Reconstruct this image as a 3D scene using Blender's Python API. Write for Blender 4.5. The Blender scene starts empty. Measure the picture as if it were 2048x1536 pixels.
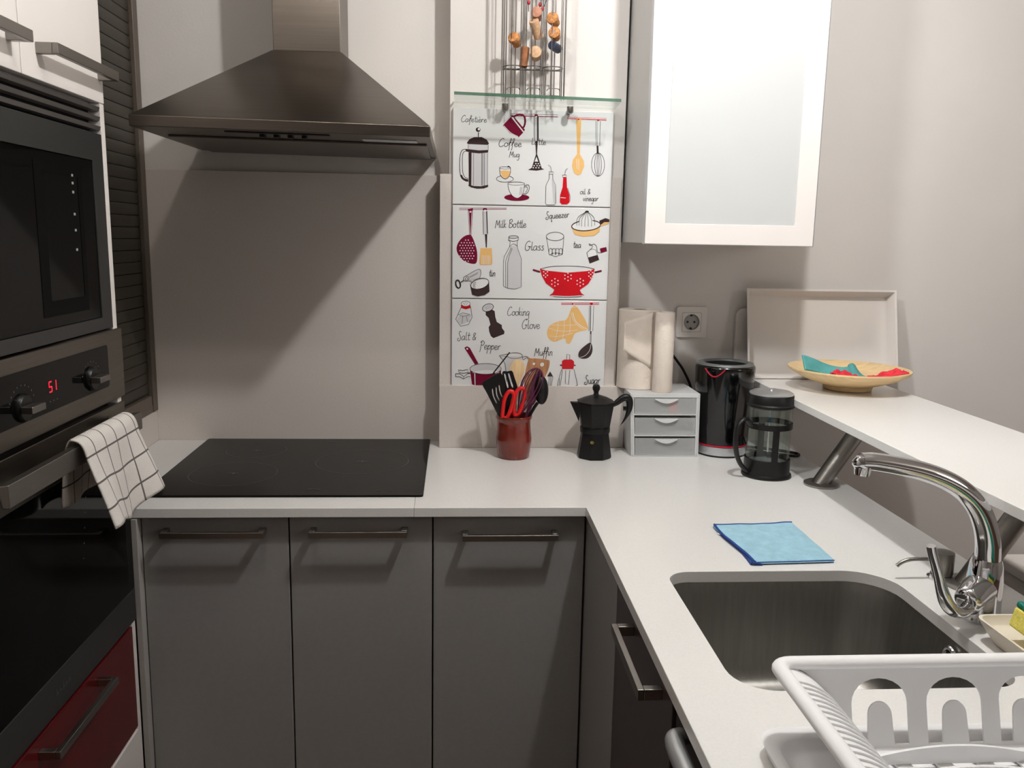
import bpy, bmesh, math, random
from mathutils import Vector, Matrix, noise
random.seed(7)
PI = math.pi
C = bpy.context.scene.collection
scn = bpy.context.scene

# ------------------------------------------------------------------ materials
def s2l(c):
    c = c / 255.0
    return c / 12.92 if c <= 0.04045 else ((c + 0.055) / 1.055) ** 2.4

def rgb(r, g, b):
    return (s2l(r), s2l(g), s2l(b), 1.0)

def mat(name, col, rough=0.5, metal=0.0, spec=0.5, trans=0.0, ior=1.45, var=0.0, vscale=8.0, bump=0.0,
        bscale=60.0, stretch=(1, 1, 1), coat=0.0, aniso=0.0, emit=None, estr=0.0, sss=0.0, alpha=1.0):
    m = bpy.data.materials.new(name)
    m.use_nodes = True
    nt = m.node_tree
    p = nt.nodes['Principled BSDF']
    p.inputs['Base Color'].default_value = rgb(*col)
    p.inputs['Roughness'].default_value = rough
    p.inputs['Metallic'].default_value = metal
    p.inputs['Specular IOR Level'].default_value = spec
    p.inputs['Transmission Weight'].default_value = trans
    p.inputs['IOR'].default_value = ior
    p.inputs['Coat Weight'].default_value = coat
    p.inputs['Coat Roughness'].default_value = 0.08
    p.inputs['Anisotropic'].default_value = aniso
    if sss:
        p.inputs['Subsurface Weight'].default_value = sss
        p.inputs['Subsurface Radius'].default_value = (0.01, 0.01, 0.01)
    if emit:
        p.inputs['Emission Color'].default_value = rgb(*emit)
        p.inputs['Emission Strength'].default_value = estr
    if var or bump:
        tc = nt.nodes.new('ShaderNodeTexCoord')
        mp = nt.nodes.new('ShaderNodeMapping')
        mp.inputs['Scale'].default_value = stretch
        nt.links.new(tc.outputs['Object'], mp.inputs['Vector'])
    if var:
        n = nt.nodes.new('ShaderNodeTexNoise')
        n.inputs['Scale'].default_value = vscale
        n.inputs['Detail'].default_value = 5
        nt.links.new(mp.outputs[0], n.inputs['Vector'])
        r = nt.nodes.new('ShaderNodeValToRGB')
        a = rgb(*[max(0, c * (1 - var)) for c in col])
        b = rgb(*[min(255, c * (1 + var)) for c in col])
        r.color_ramp.elements[0].position = 0.3
        r.color_ramp.elements[1].position = 0.7
        r.color_ramp.elements[0].color = a
        r.color_ramp.elements[1].color = b
        nt.links.new(n.outputs['Fac'], r.inputs[0])
        nt.links.new(r.outputs[0], p.inputs['Base Color'])
    if bump:
        n2 = nt.nodes.new('ShaderNodeTexNoise')
        n2.inputs['Scale'].default_value = bscale
        n2.inputs['Detail'].default_value = 3
        nt.links.new(mp.outputs[0], n2.inputs['Vector'])
        bp = nt.nodes.new('ShaderNodeBump')
        bp.inputs['Strength'].default_value = bump
        bp.inputs['Distance'].default_value = 0.002
        nt.links.new(n2.outputs['Fac'], bp.inputs['Height'])
        nt.links.new(bp.outputs[0], p.inputs['Normal'])
    return m

M = {}
M['wall'] = mat('painted wall', (220, 215, 211), 0.85, var=0.012, vscale=3, bump=0.15, bscale=180)
M['ceil'] = mat('white ceiling', (222, 218, 212), 0.9)
M['floor'] = mat('wood floor', (112, 86, 66), 0.45, var=0.15, vscale=6, stretch=(1, 12, 1))
M['stone'] = mat('white quartz', (228, 227, 225), 0.24, var=0.012, vscale=320, coat=0.0)
M['stonewall'] = mat('pale quartz splashback', (212, 204, 198), 0.42, var=0.02, vscale=300)
M['door'] = mat('grey lacquer', (146, 145, 144), 0.38, var=0.012, vscale=90)
M['carc'] = mat('carcass white', (190, 188, 184), 0.5, var=0.01)
M['white'] = mat('white lacquer', (232, 226, 222), 0.35, var=0.006)
M['greypanel'] = mat('light grey side panel', (165, 162, 158), 0.45, var=0.01)
M['darkdoor'] = mat('dark aubergine lacquer', (62, 50, 52), 0.3, var=0.02, vscale=40)
M['red'] = mat('dark red gloss', (84, 16, 20), 0.25, var=0.03, vscale=30)
M['nickel'] = mat('brushed nickel', (150, 146, 141), 0.36, 1.0, bump=0.12, bscale=60, stretch=(1, 1, 30), aniso=0.3)
M['steel'] = mat('brushed steel', (120, 112, 104), 0.3, 1.0, var=0.03, vscale=5, bump=0.06, bscale=50, stretch=(1, 1, 60), aniso=0.5)
M['steelv'] = mat('brushed steel sink', (152, 150, 146), 0.4, 0.93, var=0.04, vscale=6, bump=0.05, bscale=60, stretch=(20, 20, 1), aniso=0.4)
M['ovensteel'] = mat('dark appliance steel', (124, 118, 110), 0.34, 1.0, var=0.03, vscale=8, bump=0.06, bscale=50, stretch=(30, 1, 30), aniso=0.4)
M['chrome'] = mat('chrome', (214, 214, 216), 0.06, 1.0, var=0.004)
M['blackglass'] = mat('black glass', (8, 8, 8), 0.06, spec=0.12, var=0.02)
M['hobglass'] = mat('hob glass', (17, 17, 16), 0.12, spec=0.1, var=0.02)
M['blackplastic'] = mat('black plastic', (11, 11, 11), 0.38, spec=0.4, var=0.04, vscale=60)
M['softblack'] = mat('black nylon', (15, 15, 15), 0.42, spec=0.4, var=0.05, vscale=60)
M['darkgrey'] = mat('dark grey panel', (42, 42, 41), 0.4, var=0.03)
M['ring'] = mat('printed hob ring', (92, 92, 90), 0.4, var=0.02)
M['shutter'] = mat('graphite slats', (60, 55, 46), 0.4, 0.3, var=0.03, vscale=20)
M['shutterframe'] = mat('bronze frame', (104, 94, 84), 0.4, 0.4, var=0.03)
M['glass'] = mat('clear glass', (248, 252, 250), 0.0, trans=1.0, ior=1.45, var=0.001)
M['shelfglass'] = mat('green edged glass', (226, 244, 234), 0.01, trans=1.0, ior=1.5, var=0.001)
M['frost'] = mat('frosted pane', (198, 200, 200), 0.32, var=0.008, vscale=2)
M['tile'] = mat('white glazed tile', (226, 226, 226), 0.12, var=0.004, coat=0.3)
M['ink'] = mat('print black', (38, 32, 32), 0.2, var=0.02)
M['brown'] = mat('print dark brown', (58, 44, 44), 0.2, var=0.02)
M['maroon'] = mat('print maroon', (112, 14, 48), 0.2, var=0.02)
M['pred'] = mat('print red', (196, 22, 34), 0.2, var=0.02)
M['ochre'] = mat('print ochre', (230, 184, 118), 0.2, var=0.02)
M['pgrey'] = mat('print grey', (204, 203, 206), 0.2, var=0.01)
M['pwhite'] = mat('print white', (228, 228, 228), 0.15, var=0.005)
M['cork'] = mat('cork', (178, 122, 74), 0.85, var=0.25, vscale=160, bump=0.4, bscale=200)
M['corkpale'] = mat('pale cork', (198, 160, 126), 0.85, var=0.1, vscale=120, bump=0.2, bscale=150)
M['corkpink'] = mat('wine stained cork', (178, 126, 104), 0.85, var=0.1, vscale=120, bump=0.2, bscale=150)
M['navy'] = mat('navy stopper', (40, 46, 66), 0.5, var=0.05)
M['wire'] = mat('rack wire', (138, 135, 132), 0.22, 1.0, var=0.02)
M['bead'] = mat('red bead', (176, 24, 42), 0.25, var=0.02)
M['wood'] = mat('light beech', (226, 196, 150), 0.6, var=0.06, vscale=14, stretch=(10, 10, 1))
M['woodmid'] = mat('olive wood', (170, 120, 84), 0.6, var=0.12, vscale=14, stretch=(10, 10, 1))
M['bamboo'] = mat('bamboo', (226, 196, 148), 0.42, var=0.05, vscale=14, stretch=(1, 10, 10))
M['bead2'] = mat('twisted paper cork', (140, 90, 58), 0.8, var=0.15, vscale=80)
M['terracotta'] = mat('glazed terracotta', (112, 36, 25), 0.16, var=0.08, vscale=18, coat=0.5)
M['scissor'] = mat('red handle plastic', (214, 28, 30), 0.3, var=0.02)
M['purple'] = mat('purple silicone', (92, 36, 66), 0.35, var=0.05)
M['moka'] = mat('black painted aluminium', (11, 11, 11), 0.42, spec=0.35, var=0.05, vscale=50)
M['brass'] = mat('brass', (214, 196, 120), 0.2, 1.0, var=0.02)
M['frostplastic'] = mat('translucent plastic', (238, 239, 239), 0.42, var=0.01)
M['drawerplastic'] = mat('translucent drawer front', (222, 224, 224), 0.33, var=0.01)
M['paper'] = mat('kitchen paper', (232, 220, 208), 0.95, var=0.015, vscale=40, bump=0.5, bscale=220)
M['card'] = mat('cardboard', (150, 120, 92), 0.9, var=0.03)
M['socket'] = mat('white socket plastic', (226, 221, 216), 0.35, var=0.005)
M['darkhole'] = mat('dark hole', (26, 24, 24), 0.6, var=0.02)
M['kettle'] = mat('gloss black', (7, 7, 8), 0.12, var=0.02, coat=0.4)
M['kettlerim'] = mat('grey rim', (96, 98, 98), 0.4, var=0.02)
M['kred'] = mat('crimson line', (168, 22, 48), 0.3, var=0.02)
M['tray'] = mat('white melamine', (224, 218, 213), 0.4, var=0.006)
M['teal'] = mat('teal paper', (84, 158, 158), 0.85, var=0.06, vscale=40)
M['rednap'] = mat('red tissue', (214, 44, 60), 0.7, var=0.12, vscale=60)
M['whiteplastic'] = mat('white plastic', (240, 240, 241), 0.3, var=0.003, sss=0.05)
M['blue'] = mat('blue microfibre', (156, 198, 216), 0.95, var=0.04, vscale=60, bump=0.8, bscale=400)
M['bluehem'] = mat('blue hem', (34, 66, 140), 0.9, var=0.05, vscale=80)
M['cream'] = mat('cream ceramic', (236, 227, 210), 0.3, var=0.02, vscale=12)
M['sponge'] = mat('yellow sponge', (226, 214, 104), 0.95, var=0.06, vscale=120, bump=0.8, bscale=160)
M['scour'] = mat('green scourer', (24, 116, 98), 0.95, var=0.12, vscale=160, bump=0.8, bscale=260)
M['display'] = mat('red digits', (235, 40, 60), 0.4, emit=(235, 30, 55), estr=0.8, var=0.02)
M['marks'] = mat('pale marks', (150, 150, 146), 0.5, var=0.02)
M['faintmarks'] = mat('faint print', (74, 74, 72), 0.4, var=0.02)
M['chair'] = mat('white chair shell', (226, 220, 216), 0.4, var=0.005)
M['silver'] = mat('satin silver', (190, 192, 194), 0.34, 0.75, var=0.02)
M['grille'] = mat('grey vent slats', (104, 100, 97), 0.4, 0.6, var=0.02)
M['label'] = mat('white fabric label', (236, 234, 230), 0.9, var=0.01)

def thin_glass(name, tint, gloss=1.0):
    m = bpy.data.materials.new(name); m.use_nodes = True
    nt = m.node_tree; nt.nodes.clear()
    out = nt.nodes.new('ShaderNodeOutputMaterial'); mx = nt.nodes.new('ShaderNodeMixShader')
    lw = nt.nodes.new('ShaderNodeLayerWeight'); lw.inputs['Blend'].default_value = 0.5
    pw = nt.nodes.new('ShaderNodeMath'); pw.operation = 'POWER'; pw.inputs[1].default_value = 4.0
    fr = nt.nodes.new('ShaderNodeMath'); fr.operation = 'MULTIPLY_ADD'; fr.inputs[1].default_value = 0.6; fr.inputs[2].default_value = 0.035
    nt.links.new(lw.outputs['Facing'], pw.inputs[0]); nt.links.new(pw.outputs[0], fr.inputs[0])
    tr = nt.nodes.new('ShaderNodeBsdfTransparent'); tr.inputs[0].default_value = rgb(*tint)
    gl = nt.nodes.new('ShaderNodeBsdfGlossy'); gl.inputs['Roughness'].default_value = 0.02
    nt.links.new(fr.outputs[0], mx.inputs[0]); nt.links.new(tr.outputs[0], mx.inputs[1]); nt.links.new(gl.outputs[0], mx.inputs[2])
    nt.links.new(mx.outputs[0], out.inputs[0])
    return m
def see_through(base, amount):
    m = M[base]; nt = m.node_tree
    out = nt.nodes['Material Output']; p = nt.nodes['Principled BSDF']
    mx = nt.nodes.new('ShaderNodeMixShader'); tr = nt.nodes.new('ShaderNodeBsdfTransparent')
    mx.inputs[0].default_value = amount
    nt.links.new(p.outputs[0], mx.inputs[1]); nt.links.new(tr.outputs[0], mx.inputs[2]); nt.links.new(mx.outputs[0], out.inputs[0])
M['glass'] = thin_glass('clear beaker glass', (246, 250, 248))
M['shelfglass'] = thin_glass('clear shelf glass', (250, 252, 251))
M['glassedge'] = mat('green glass edge', (78, 110, 92), 0.1, trans=0.35, ior=1.3, var=0.03)
M['border'] = mat('matt black border', (3, 3, 3), 0.5, spec=0.1, var=0.02)
def towel_mat():
    m = mat('check tea towel', (216, 211, 206), 0.95, bump=0.6, bscale=500)
    nt = m.node_tree
    p = nt.nodes['Principled BSDF']
    uv = nt.nodes.new('ShaderNodeUVMap')
    sp = nt.nodes.new('ShaderNodeSeparateXYZ')
    nt.links.new(uv.outputs[0], sp.inputs[0])
    outs = []
    for ax, per, off in (('X', 0.047, 0.012), ('Y', 0.043, 0.01)):
        ad = nt.nodes.new('ShaderNodeMath'); ad.operation = 'ADD'; ad.inputs[1].default_value = off
        nt.links.new(sp.outputs[ax], ad.inputs[0])
        md = nt.nodes.new('ShaderNodeMath'); md.operation = 'MODULO'; md.inputs[1].default_value = per
        nt.links.new(ad.outputs[0], md.inputs[0])
        lt = nt.nodes.new('ShaderNodeMath'); lt.operation = 'LESS_THAN'; lt.inputs[1].default_value = 0.0032
        nt.links.new(md.outputs[0], lt.inputs[0])
        outs.append(lt)
    mx = nt.nodes.new('ShaderNodeMath'); mx.operation = 'MAXIMUM'
    nt.links.new(outs[0].outputs[0], mx.inputs[0]); nt.links.new(outs[1].outputs[0], mx.inputs[1])
    mi = nt.nodes.new('ShaderNodeMix'); mi.data_type = 'RGBA'
    nt.links.new(mx.outputs[0], mi.inputs[0])
    mi.inputs[6].default_value = rgb(216, 211, 206)
    mi.inputs[7].default_value = rgb(100, 93, 92)
    nt.links.new(mi.outputs[2], p.inputs['Base Color'])
    return m
M['towel'] = towel_mat()
see_through('frostplastic', 0.3); see_through('drawerplastic', 0.68)

# ------------------------------------------------------------------ geometry helpers
def cr(pts, n=6, closed=False):
    """Catmull-Rom through points of any dimension."""
    P = [Vector(p) for p in pts]
    if len(P) < 3:
        return P
    out = []
    N = len(P)
    segs = N if closed else N - 1
    for i in range(segs):
        if closed:
            p0, p1, p2, p3 = P[(i - 1) % N], P[i], P[(i + 1) % N], P[(i + 2) % N]
        else:
            p1, p2 = P[i], P[i + 1]
            p0 = P[i - 1] if i > 0 else p1 * 2 - p2
            p3 = P[i + 2] if i + 2 < N else p2 * 2 - p1
        for k in range(n):
            t = k / n
            out.append(0.5 * ((2 * p1) + (p2 - p0) * t + (2 * p0 - 5 * p1 + 4 * p2 - p3) * t * t + (3 * p1 - p0 - 3 * p2 + p3) * t ** 3))
    if not closed:
        out.append(P[-1])
    return out

def rr(x0, y0, x1, y1, r, n=6):
    pts = []
    rs = r if isinstance(r, (list, tuple)) else (r, r, r, r)
    for (cx, cy, a0, q) in ((x1 - rs[0], y1 - rs[0], 0, rs[0]), (x0 + rs[1], y1 - rs[1], 90, rs[1]),
                            (x0 + rs[2], y0 + rs[2], 180, rs[2]), (x1 - rs[3], y0 + rs[3], 270, rs[3])):
        for k in range(n + 1):
            a = math.radians(a0 + 90 * k / n)
            pts.append((cx + q * math.cos(a), cy + q * math.sin(a)))
    return pts

class MB:
    def __init__(self):
        self.bm = bmesh.new()
        self.mats = []
        self.uv = None

    def mi(self, m):
        if m not in self.mats:
            self.mats.append(m)
        return self.mats.index(m)

    def f(self, vs, m):
        try:
            fc = self.bm.faces.new(vs)
        except ValueError:
            return None
        fc.material_index = self.mi(m)
        return fc

    def v(self, p):
        return self.bm.verts.new(Vector(p))

    def box(self, a, b, m):
        x0, y0, z0 = a; x1, y1, z1 = b
        return self.hexa([(x0, y0, z0), (x1, y0, z0), (x1, y1, z0), (x0, y1, z0), (x0, y0, z1), (x1, y0, z1), (x1, y1, z1), (x0, y1, z1)], m)

    def hexa(self, P, m):
        v = [self.v(p) for p in P]
        for q in ((3, 2, 1, 0), (4, 5, 6, 7), (0, 1, 5, 4), (1, 2, 6, 5), (2, 3, 7, 6), (3, 0, 4, 7)):
            self.f([v[i] for i in q], m)
        return v

    def tube(self, path, r, seg, m, closed=False, caps=True, oval=None, up=None):
        P = [Vector(p) for p in path]
        n = len(P)
        rad = r if isinstance(r, (list, tuple)) else [r] * n
        T = []
        for i in range(n):
            if closed:
                t = P[(i + 1) % n] - P[(i - 1) % n]
            else:
                t = P[min(i + 1, n - 1)] - P[max(i - 1, 0)]
            T.append(t.normalized())
        u = Vector(up) if up else (Vector((0, 0, 1)) if abs(T[0].z) < 0.9 else Vector((1, 0, 0)))
        rings = []
        for i in range(n):
            u = (u - T[i] * u.dot(T[i]))
            if u.length < 1e-6:
                u = T[i].orthogonal()
            u.normalize()
            w = T[i].cross(u)
            ra, rb = rad[i], rad[i]
            if oval:
                ra, rb = rad[i] * oval[0], rad[i] * oval[1]
            rings.append([self.v(P[i] + u * (ra * math.cos(2 * PI * k / seg)) + w * (rb * math.sin(2 * PI * k / seg))) for k in range(seg)])
        cnt = n if closed else n - 1
        for i in range(cnt):
            A, B = rings[i], rings[(i + 1) % n]
            for k in range(seg):
                self.f([A[k], A[(k + 1) % seg], B[(k + 1) % seg], B[k]], m)
        if caps and not closed:
            self.f(list(reversed(rings[0])), m)
            self.f(rings[-1], m)

    def cyl(self, p0, p1, r0, m, r1=None, seg=24, caps=True):
        self.tube([p0, p1], [r0, r0 if r1 is None else r1], seg, m, caps=caps)

    def lathe(self, prof, c, m, seg=40, phase=0.0, sx=1.0, sy=1.0, mfun=None):
        c = Vector(c)
        rings = []
        for (r, z) in prof:
            if r < 1e-7:
                rings.append([self.v(c + Vector((0, 0, z)))])
            else:
                rings.append([self.v(c + Vector((sx * r * math.cos(phase + 2 * PI * k / seg), sy * r * math.sin(phase + 2 * PI * k / seg), z))) for k in range(seg)])
        for i in range(len(rings) - 1):
            A, B = rings[i], rings[i + 1]
            mm = mfun(i) if mfun else m
            for k in range(seg):
                if len(A) == 1 and len(B) == 1:
                    break
                if len(A) == 1:
                    self.f([A[0], B[(k + 1) % seg], B[k]], mm)
                elif len(B) == 1:
                    self.f([A[k], A[(k + 1) % seg], B[0]], mm)
                else:
                    self.f([A[k], A[(k + 1) % seg], B[(k + 1) % seg], B[k]], mm)

    def prism(self, poly, fn, w0, w1, m):
        """poly of (u,v), fn(u,v,w)->xyz, extruded from w0 to w1."""
        A = [self.v(fn(p[0], p[1], w0)) for p in poly]
        B = [self.v(fn(p[0], p[1], w1)) for p in poly]
        self.f(list(reversed(A)), m)
        self.f(B, m)
        n = len(poly)
        for i in range(n):
            self.f([A[i], A[(i + 1) % n], B[(i + 1) % n], B[i]], m)

    def holed(self, outer, holes, fn, w0, w1, m):
        t = bmesh.new()
        loops = []
        for lp in [outer] + holes:
            vs = [t.verts.new((p[0], p[1], 0)) for p in lp]
            for i in range(len(vs)):
                t.edges.new((vs[i], vs[(i + 1) % len(vs)]))
            loops.append(vs)
        bmesh.ops.triangle_fill(t, use_beauty=True, use_dissolve=False, edges=t.edges[:])
        t.verts.index_update()
        tris = [[v.index for v in fc.verts] for fc in t.faces]
        co = [(v.co.x, v.co.y) for v in t.verts]
        li = [[v.index for v in lp] for lp in loops]
        t.free()
        A = [self.v(fn(c[0], c[1], w0)) for c in co]
        B = [self.v(fn(c[0], c[1], w1)) for c in co]
        for tr in tris:
            self.f([A[i] for i in tr], m)
            self.f([B[i] for i in tr], m)
        for lp in li:
            n = len(lp)
            for i in range(n):
                a, b = lp[i], lp[(i + 1) % n]
                self.f([A[a], A[b], B[b], B[a]], m)

    def grid(self, fn, nu, nv, m, uvfn=None, th=0.0, nrm=None):
        V = [[self.v(fn(i / nu, j / nv)) for j in range(nv + 1)] for i in range(nu + 1)]
        if uvfn and self.uv is None:
            self.uv = self.bm.loops.layers.uv.new('UVMap')
        for i in range(nu):
            for j in range(nv):
                fc = self.f([V[i][j], V[i + 1][j], V[i + 1][j + 1], V[i][j + 1]], m)
                if uvfn and fc:
                    for lp, (a, b) in zip(fc.loops, ((i, j), (i + 1, j), (i + 1, j + 1), (i, j + 1))):
                        lp[self.uv].uv = uvfn(a / nu, b / nv)

    def build(self, name, parent=None, org=None, smooth=40, bevel=0.0, bseg=2, solid=0.0, sub=0, label=None, recalc=True, soff=0.0):
        if recalc:
            bmesh.ops.recalc_face_normals(self.bm, faces=self.bm.faces[:])
        o_ = Vector((0, 0, 0))
        if org is not None:
            o_ = Vector(org)
        elif parent is not None:
            o_ = Vector(parent['_o'])
        for v in self.bm.verts:
            v.co -= o_
        me = bpy.data.meshes.new(name)
        self.bm.to_mesh(me)
        self.bm.free()
        for k in self.mats:
            me.materials.append(M[k])
        if smooth:
            me.polygons.foreach_set('use_smooth', [True] * len(me.polygons))
            me.set_sharp_from_angle(angle=math.radians(smooth))
        ob = bpy.data.objects.new(name, me)
        C.objects.link(ob)
        if parent is not None:
            ob.parent = parent
            ob['_o'] = list(o_)
        else:
            ob.location = o_
            ob['_o'] = list(o_)
        if solid:
            md = ob.modifiers.new('thickness', 'SOLIDIFY'); md.thickness = solid; md.offset = soff
        if bevel:
            md = ob.modifiers.new('edges', 'BEVEL'); md.width = bevel; md.segments = bseg
            md.harden_normals = bool(smooth); md.limit_method = 'ANGLE'; md.angle_limit = math.radians(40)
        if sub:
            md = ob.modifiers.new('sub', 'SUBSURF'); md.levels = sub; md.render_levels = sub
        if label:
            ob['label'] = label
        return ob

def tag(o, label, cat, group=None, kind=None):
    o['label'] = label
    o['category'] = cat
    if group:
        o['group'] = group
    if kind:
        o['kind'] = kind
    return o

def thing(name, label, cat, org, group=None):
    o = bpy.data.objects.new(name, None)
    o.empty_display_size = 0.05
    C.objects.link(o)
    o.location = org
    o['_o'] = list(org)
    return tag(o, label, cat, group)

def struct(mb, name, **k):
    o = mb.build(name, **k)
    o['kind'] = 'structure'
    return o

XY = lambda u, v, w: (u, v, w)
XZ = lambda u, v, w: (u, w, v)
YZ = lambda u, v, w: (w, u, v)

# ------------------------------------------------------------------ room shell
WB = 2.28
b = MB(); b.box((-1.4, -4.2, -0.1), (5.2, 2.45, 0), 'floor'); struct(b, 'floor')
b = MB(); b.box((-1.4, -4.2, 2.48), (5.2, 2.45, 2.58), 'ceil'); struct(b, 'ceiling')
b = MB(); b.box((-1.4, WB, 0), (5.2, WB + 0.15, 2.48), 'wall'); struct(b, 'wall_back')
b = MB(); b.box((-1.4, -4.2, 0), (-1.28, WB, 2.48), 'wall'); struct(b, 'wall_left')
b = MB(); b.box((5.08, -4.2, 0), (5.2, WB, 2.48), 'wall'); struct(b, 'wall_right')
b = MB(); b.box((-1.28, -4.2, 0), (5.08, -4.08, 2.48), 'wall'); struct(b, 'wall_front')
b = MB(); b.box((-0.019, 2.208, 0.9), (0.425, WB, 2.48), 'wall'); struct(b, 'wall_pillar', bevel=0.002)
# stone claddings
b = MB(); b.box((-0.79, 2.27, 0.9), (-0.042, WB, 1.605), 'stonewall'); struct(b, 'trim_1', bevel=0.001)
b = MB(); b.box((-0.042, 2.203, 1.067), (-0.019, WB, 1.605), 'stonewall'); b.box((-0.019, 2.203, 1.067), (0.42, 2.208, 1.605), 'stonewall'); struct(b, 'trim_2')
b = MB(); b.box((-0.042, 2.193, 0.9), (0.449, 2.2075, 1.067), 'stonewall'); b.box((-0.042, 2.2075, 0.9), (-0.0195, WB, 1.067), 'stonewall'); struct(b, 'trim_3', bevel=0.001)
b = MB(); b.box((-0.81, 1.69, 0.9), (-0.79, WB, 0.982), 'stonewall'); struct(b, 'trim_4')

# ------------------------------------------------------------------ worktops
SK = (0.354, 0.955, 0.73, 1.338)   # sink opening
sinkloop = rr(SK[0], SK[1], SK[2], SK[3], (0.075, 0.04, 0.055, 0.04), 8)
b = MB()
b.prism([(-0.79, 1.685), (-0.0835, 1.685), (-0.0835, WB), (-0.79, WB)], XY, 0.88, 0.9, 'stone')
o = b.build('hob_worktop', org=(-0.4, 1.98, 0.88), bevel=0.0012)
tag(o, 'white stone worktop slab under the black hob, left of the corner', 'worktop')
b = MB()
outer = [(-0.0831, 1.685), (0.273, 1.685), (0.273, -0.3), (0.91, -0.3), (0.91, WB), (0.449, WB), (0.449, 2.1935), (-0.042, 2.1935), (-0.042, WB), (-0.0831, WB)]
b.holed(outer, [sinkloop], XY, 0.88, 0.9, 'stone')
o = b.build('sink_worktop', org=(0.5, 1.2, 0.88), bevel=0.0012)
tag(o, 'white stone corner worktop with the sink cut into it', 'worktop')

# ------------------------------------------------------------------ handles
def bar_handle(parent, p0, p1, out, name='handle', m='nickel', w=0.013, d=0.009, post=0.012, inset=0.004, so=0.034):
    """p0,p1 = ends on the door surface; out = outward normal."""
    p0 = Vector(p0); p1 = Vector(p1); n = Vector(out)
    t = (p1 - p0).normalized()
    s = t.cross(n)
    b = MB()
    def bx(c0, c1, lo, hi, hw):
        pts = []
        for zz in (-hw, hw):
            for (q, e) in ((c0, lo), (c1, lo), (c1, hi), (c0, hi)):
                pts.append(q + n * e + s * zz)
        b.hexa(pts, m)
    bx(p0, p1, so - d, so, w / 2)
    bx(p0, p0 + t * post, 0.0, so - d, w / 2)
    bx(p1 - t * post, p1, 0.0, so - d, w / 2)
    return b.build(name, parent, bevel=0.001)

# ------------------------------------------------------------------ base cabinets on the back run
YD = 1.705
doors = [(-0.637, -0.3425, (-0.592, -0.386), 'grey base cabinet left of the three under the hob, beside the oven'),
         (-0.3395, -0.0465, (-0.296, -0.097), 'grey base cabinet in the middle of the three, under right half of hob'),
         (-0.0435, 0.2745, (0.0165, 0.2155), 'grey base cabinet in the inner corner, below the utensil crock')]
for i, (x0, x1, hx, lab) in enumerate(doors):
    t = thing('base_cabinet', lab, 'cabinet', ((x0 + x1) / 2, 1.98, 0.1), 'grey base cabinets under the hob worktop')
    b = MB(); b.box((x0 + 0.001, YD + 0.0195, 0.1), (x1 - 0.001, 2.26, 0.878), 'carc'); b.build('carcass', t)
    b = MB(); b.box((x0, YD, 0.11), (x1, YD + 0.019, 0.8765 if i < 2 else 0.874), 'door')
    d = b.build('door', t, bevel=0.0015)
    zz = 0.8465 if i < 2 else 0.838
    bar_handle(d, (hx[0], YD, zz), (hx[1], YD, zz), (0, -1, 0))
b = MB(); b.box((-0.6498, 1.682, 0.0), (-0.6385, 2.2, 0.878), 'greypanel')
o = b.build('filler_panel', org=(-0.645, 1.95, 0.0), bevel=0.001)
tag(o, 'narrow pale grey upright filler between oven tower and cabinets', 'panel')
b = MB(); b.box((-0.637, 1.76, 0.0), (0.275, 1.775, 0.1), 'greypanel')
o = b.build('plinth', org=(-0.2, 1.77, 0)); tag(o, 'grey plinth along the floor below the hob cabinets', 'plinth')
# peninsula fronts (face -x)
XP = 0.279
b = MB(); b.box((XP, 1.362, 0.0), (XP + 0.019, 1.78, 0.878), 'door')
o = b.build('corner_panel', org=(XP, 1.57, 0.0), bevel=0.001)
tag(o, 'plain grey panel in the inner corner, beside the dark sink cabinet', 'panel')
t = thing('sink_cabinet', 'dark aubergine cabinet front below the sink with long steel handle', 'cabinet', (0.6, 1.2, 0.1))
b = MB(); b.box((XP + 0.02, 0.986, 0.1), (0.335, 1.0, 0.87), 'carc'); b.box((XP + 0.02, 1.343, 0.1), (0.335, 1.358, 0.87), 'carc'); b.box((XP + 0.02, 1.0, 0.1), (0.335, 1.343, 0.116), 'carc'); b.build('carcass', t)
b = MB(); b.box((XP, 0.984, 0.0), (XP + 0.019, 1.359, 0.872), 'darkdoor'); d = b.build('door', t, bevel=0.0015)
bar_handle(d, (XP, 1.231, 0.8515), (XP, 1.033, 0.8515), (-1, 0, 0), w=0.016)
# washing machine below the counter at the lower edge
t = thing('washing_machine', 'dark front appliance with silver handle under the worktop edge', 'washing machine', (0.6, 0.7, 0.0))
b = MB(); b.box((XP + 0.004, 0.385, 0.0), (0.344, 0.981, 0.868), 'darkgrey'); b.build('body', t, bevel=0.004)
b = MB()
cx, cy, cz = XP, 0.778, 0.665
prof = [(0.0, 0.03), (0.09, 0.028), (0.15, 0.02), (0.178, 0.008), (0.19, 0.004), (0.198, -0.003), (0.2, -0.02)]
for (ra, ha), (rb, hb) in zip(prof[:-1], prof[1:]):
    A = [(cx - ha, cy + ra * math.cos(2 * PI * k / 48), cz + ra * math.sin(2 * PI * k / 48)) for k in range(48)]
    B = [(cx - hb, cy + rb * math.cos(2 * PI * k / 48), cz + rb * math.sin(2 * PI * k / 48)) for k in range(48)]
    for k in range(48):
        b.f([b.v(A[k]), b.v(A[(k + 1) % 48]), b.v(B[(k + 1) % 48]), b.v(B[k])], 'kettle')
bmesh.ops.remove_doubles(b.bm, verts=b.bm.verts[:], dist=1e-5)
b.build('door', t)
b = MB()
path = [(XP - 0.002, 0.93, 0.856), (XP - 0.012, 0.922, 0.858), (XP - 0.016, 0.9, 0.859), (XP - 0.017, 0.85, 0.86), (XP - 0.017, 0.65, 0.86), (XP - 0.014, 0.55, 0.858), (XP - 0.004, 0.53, 0.856)]
b.tube(cr(path, 5), 0.012, 16, 'silver', oval=(0.9, 1.0)); b.build('handle', t, label='silver handle')

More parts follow.
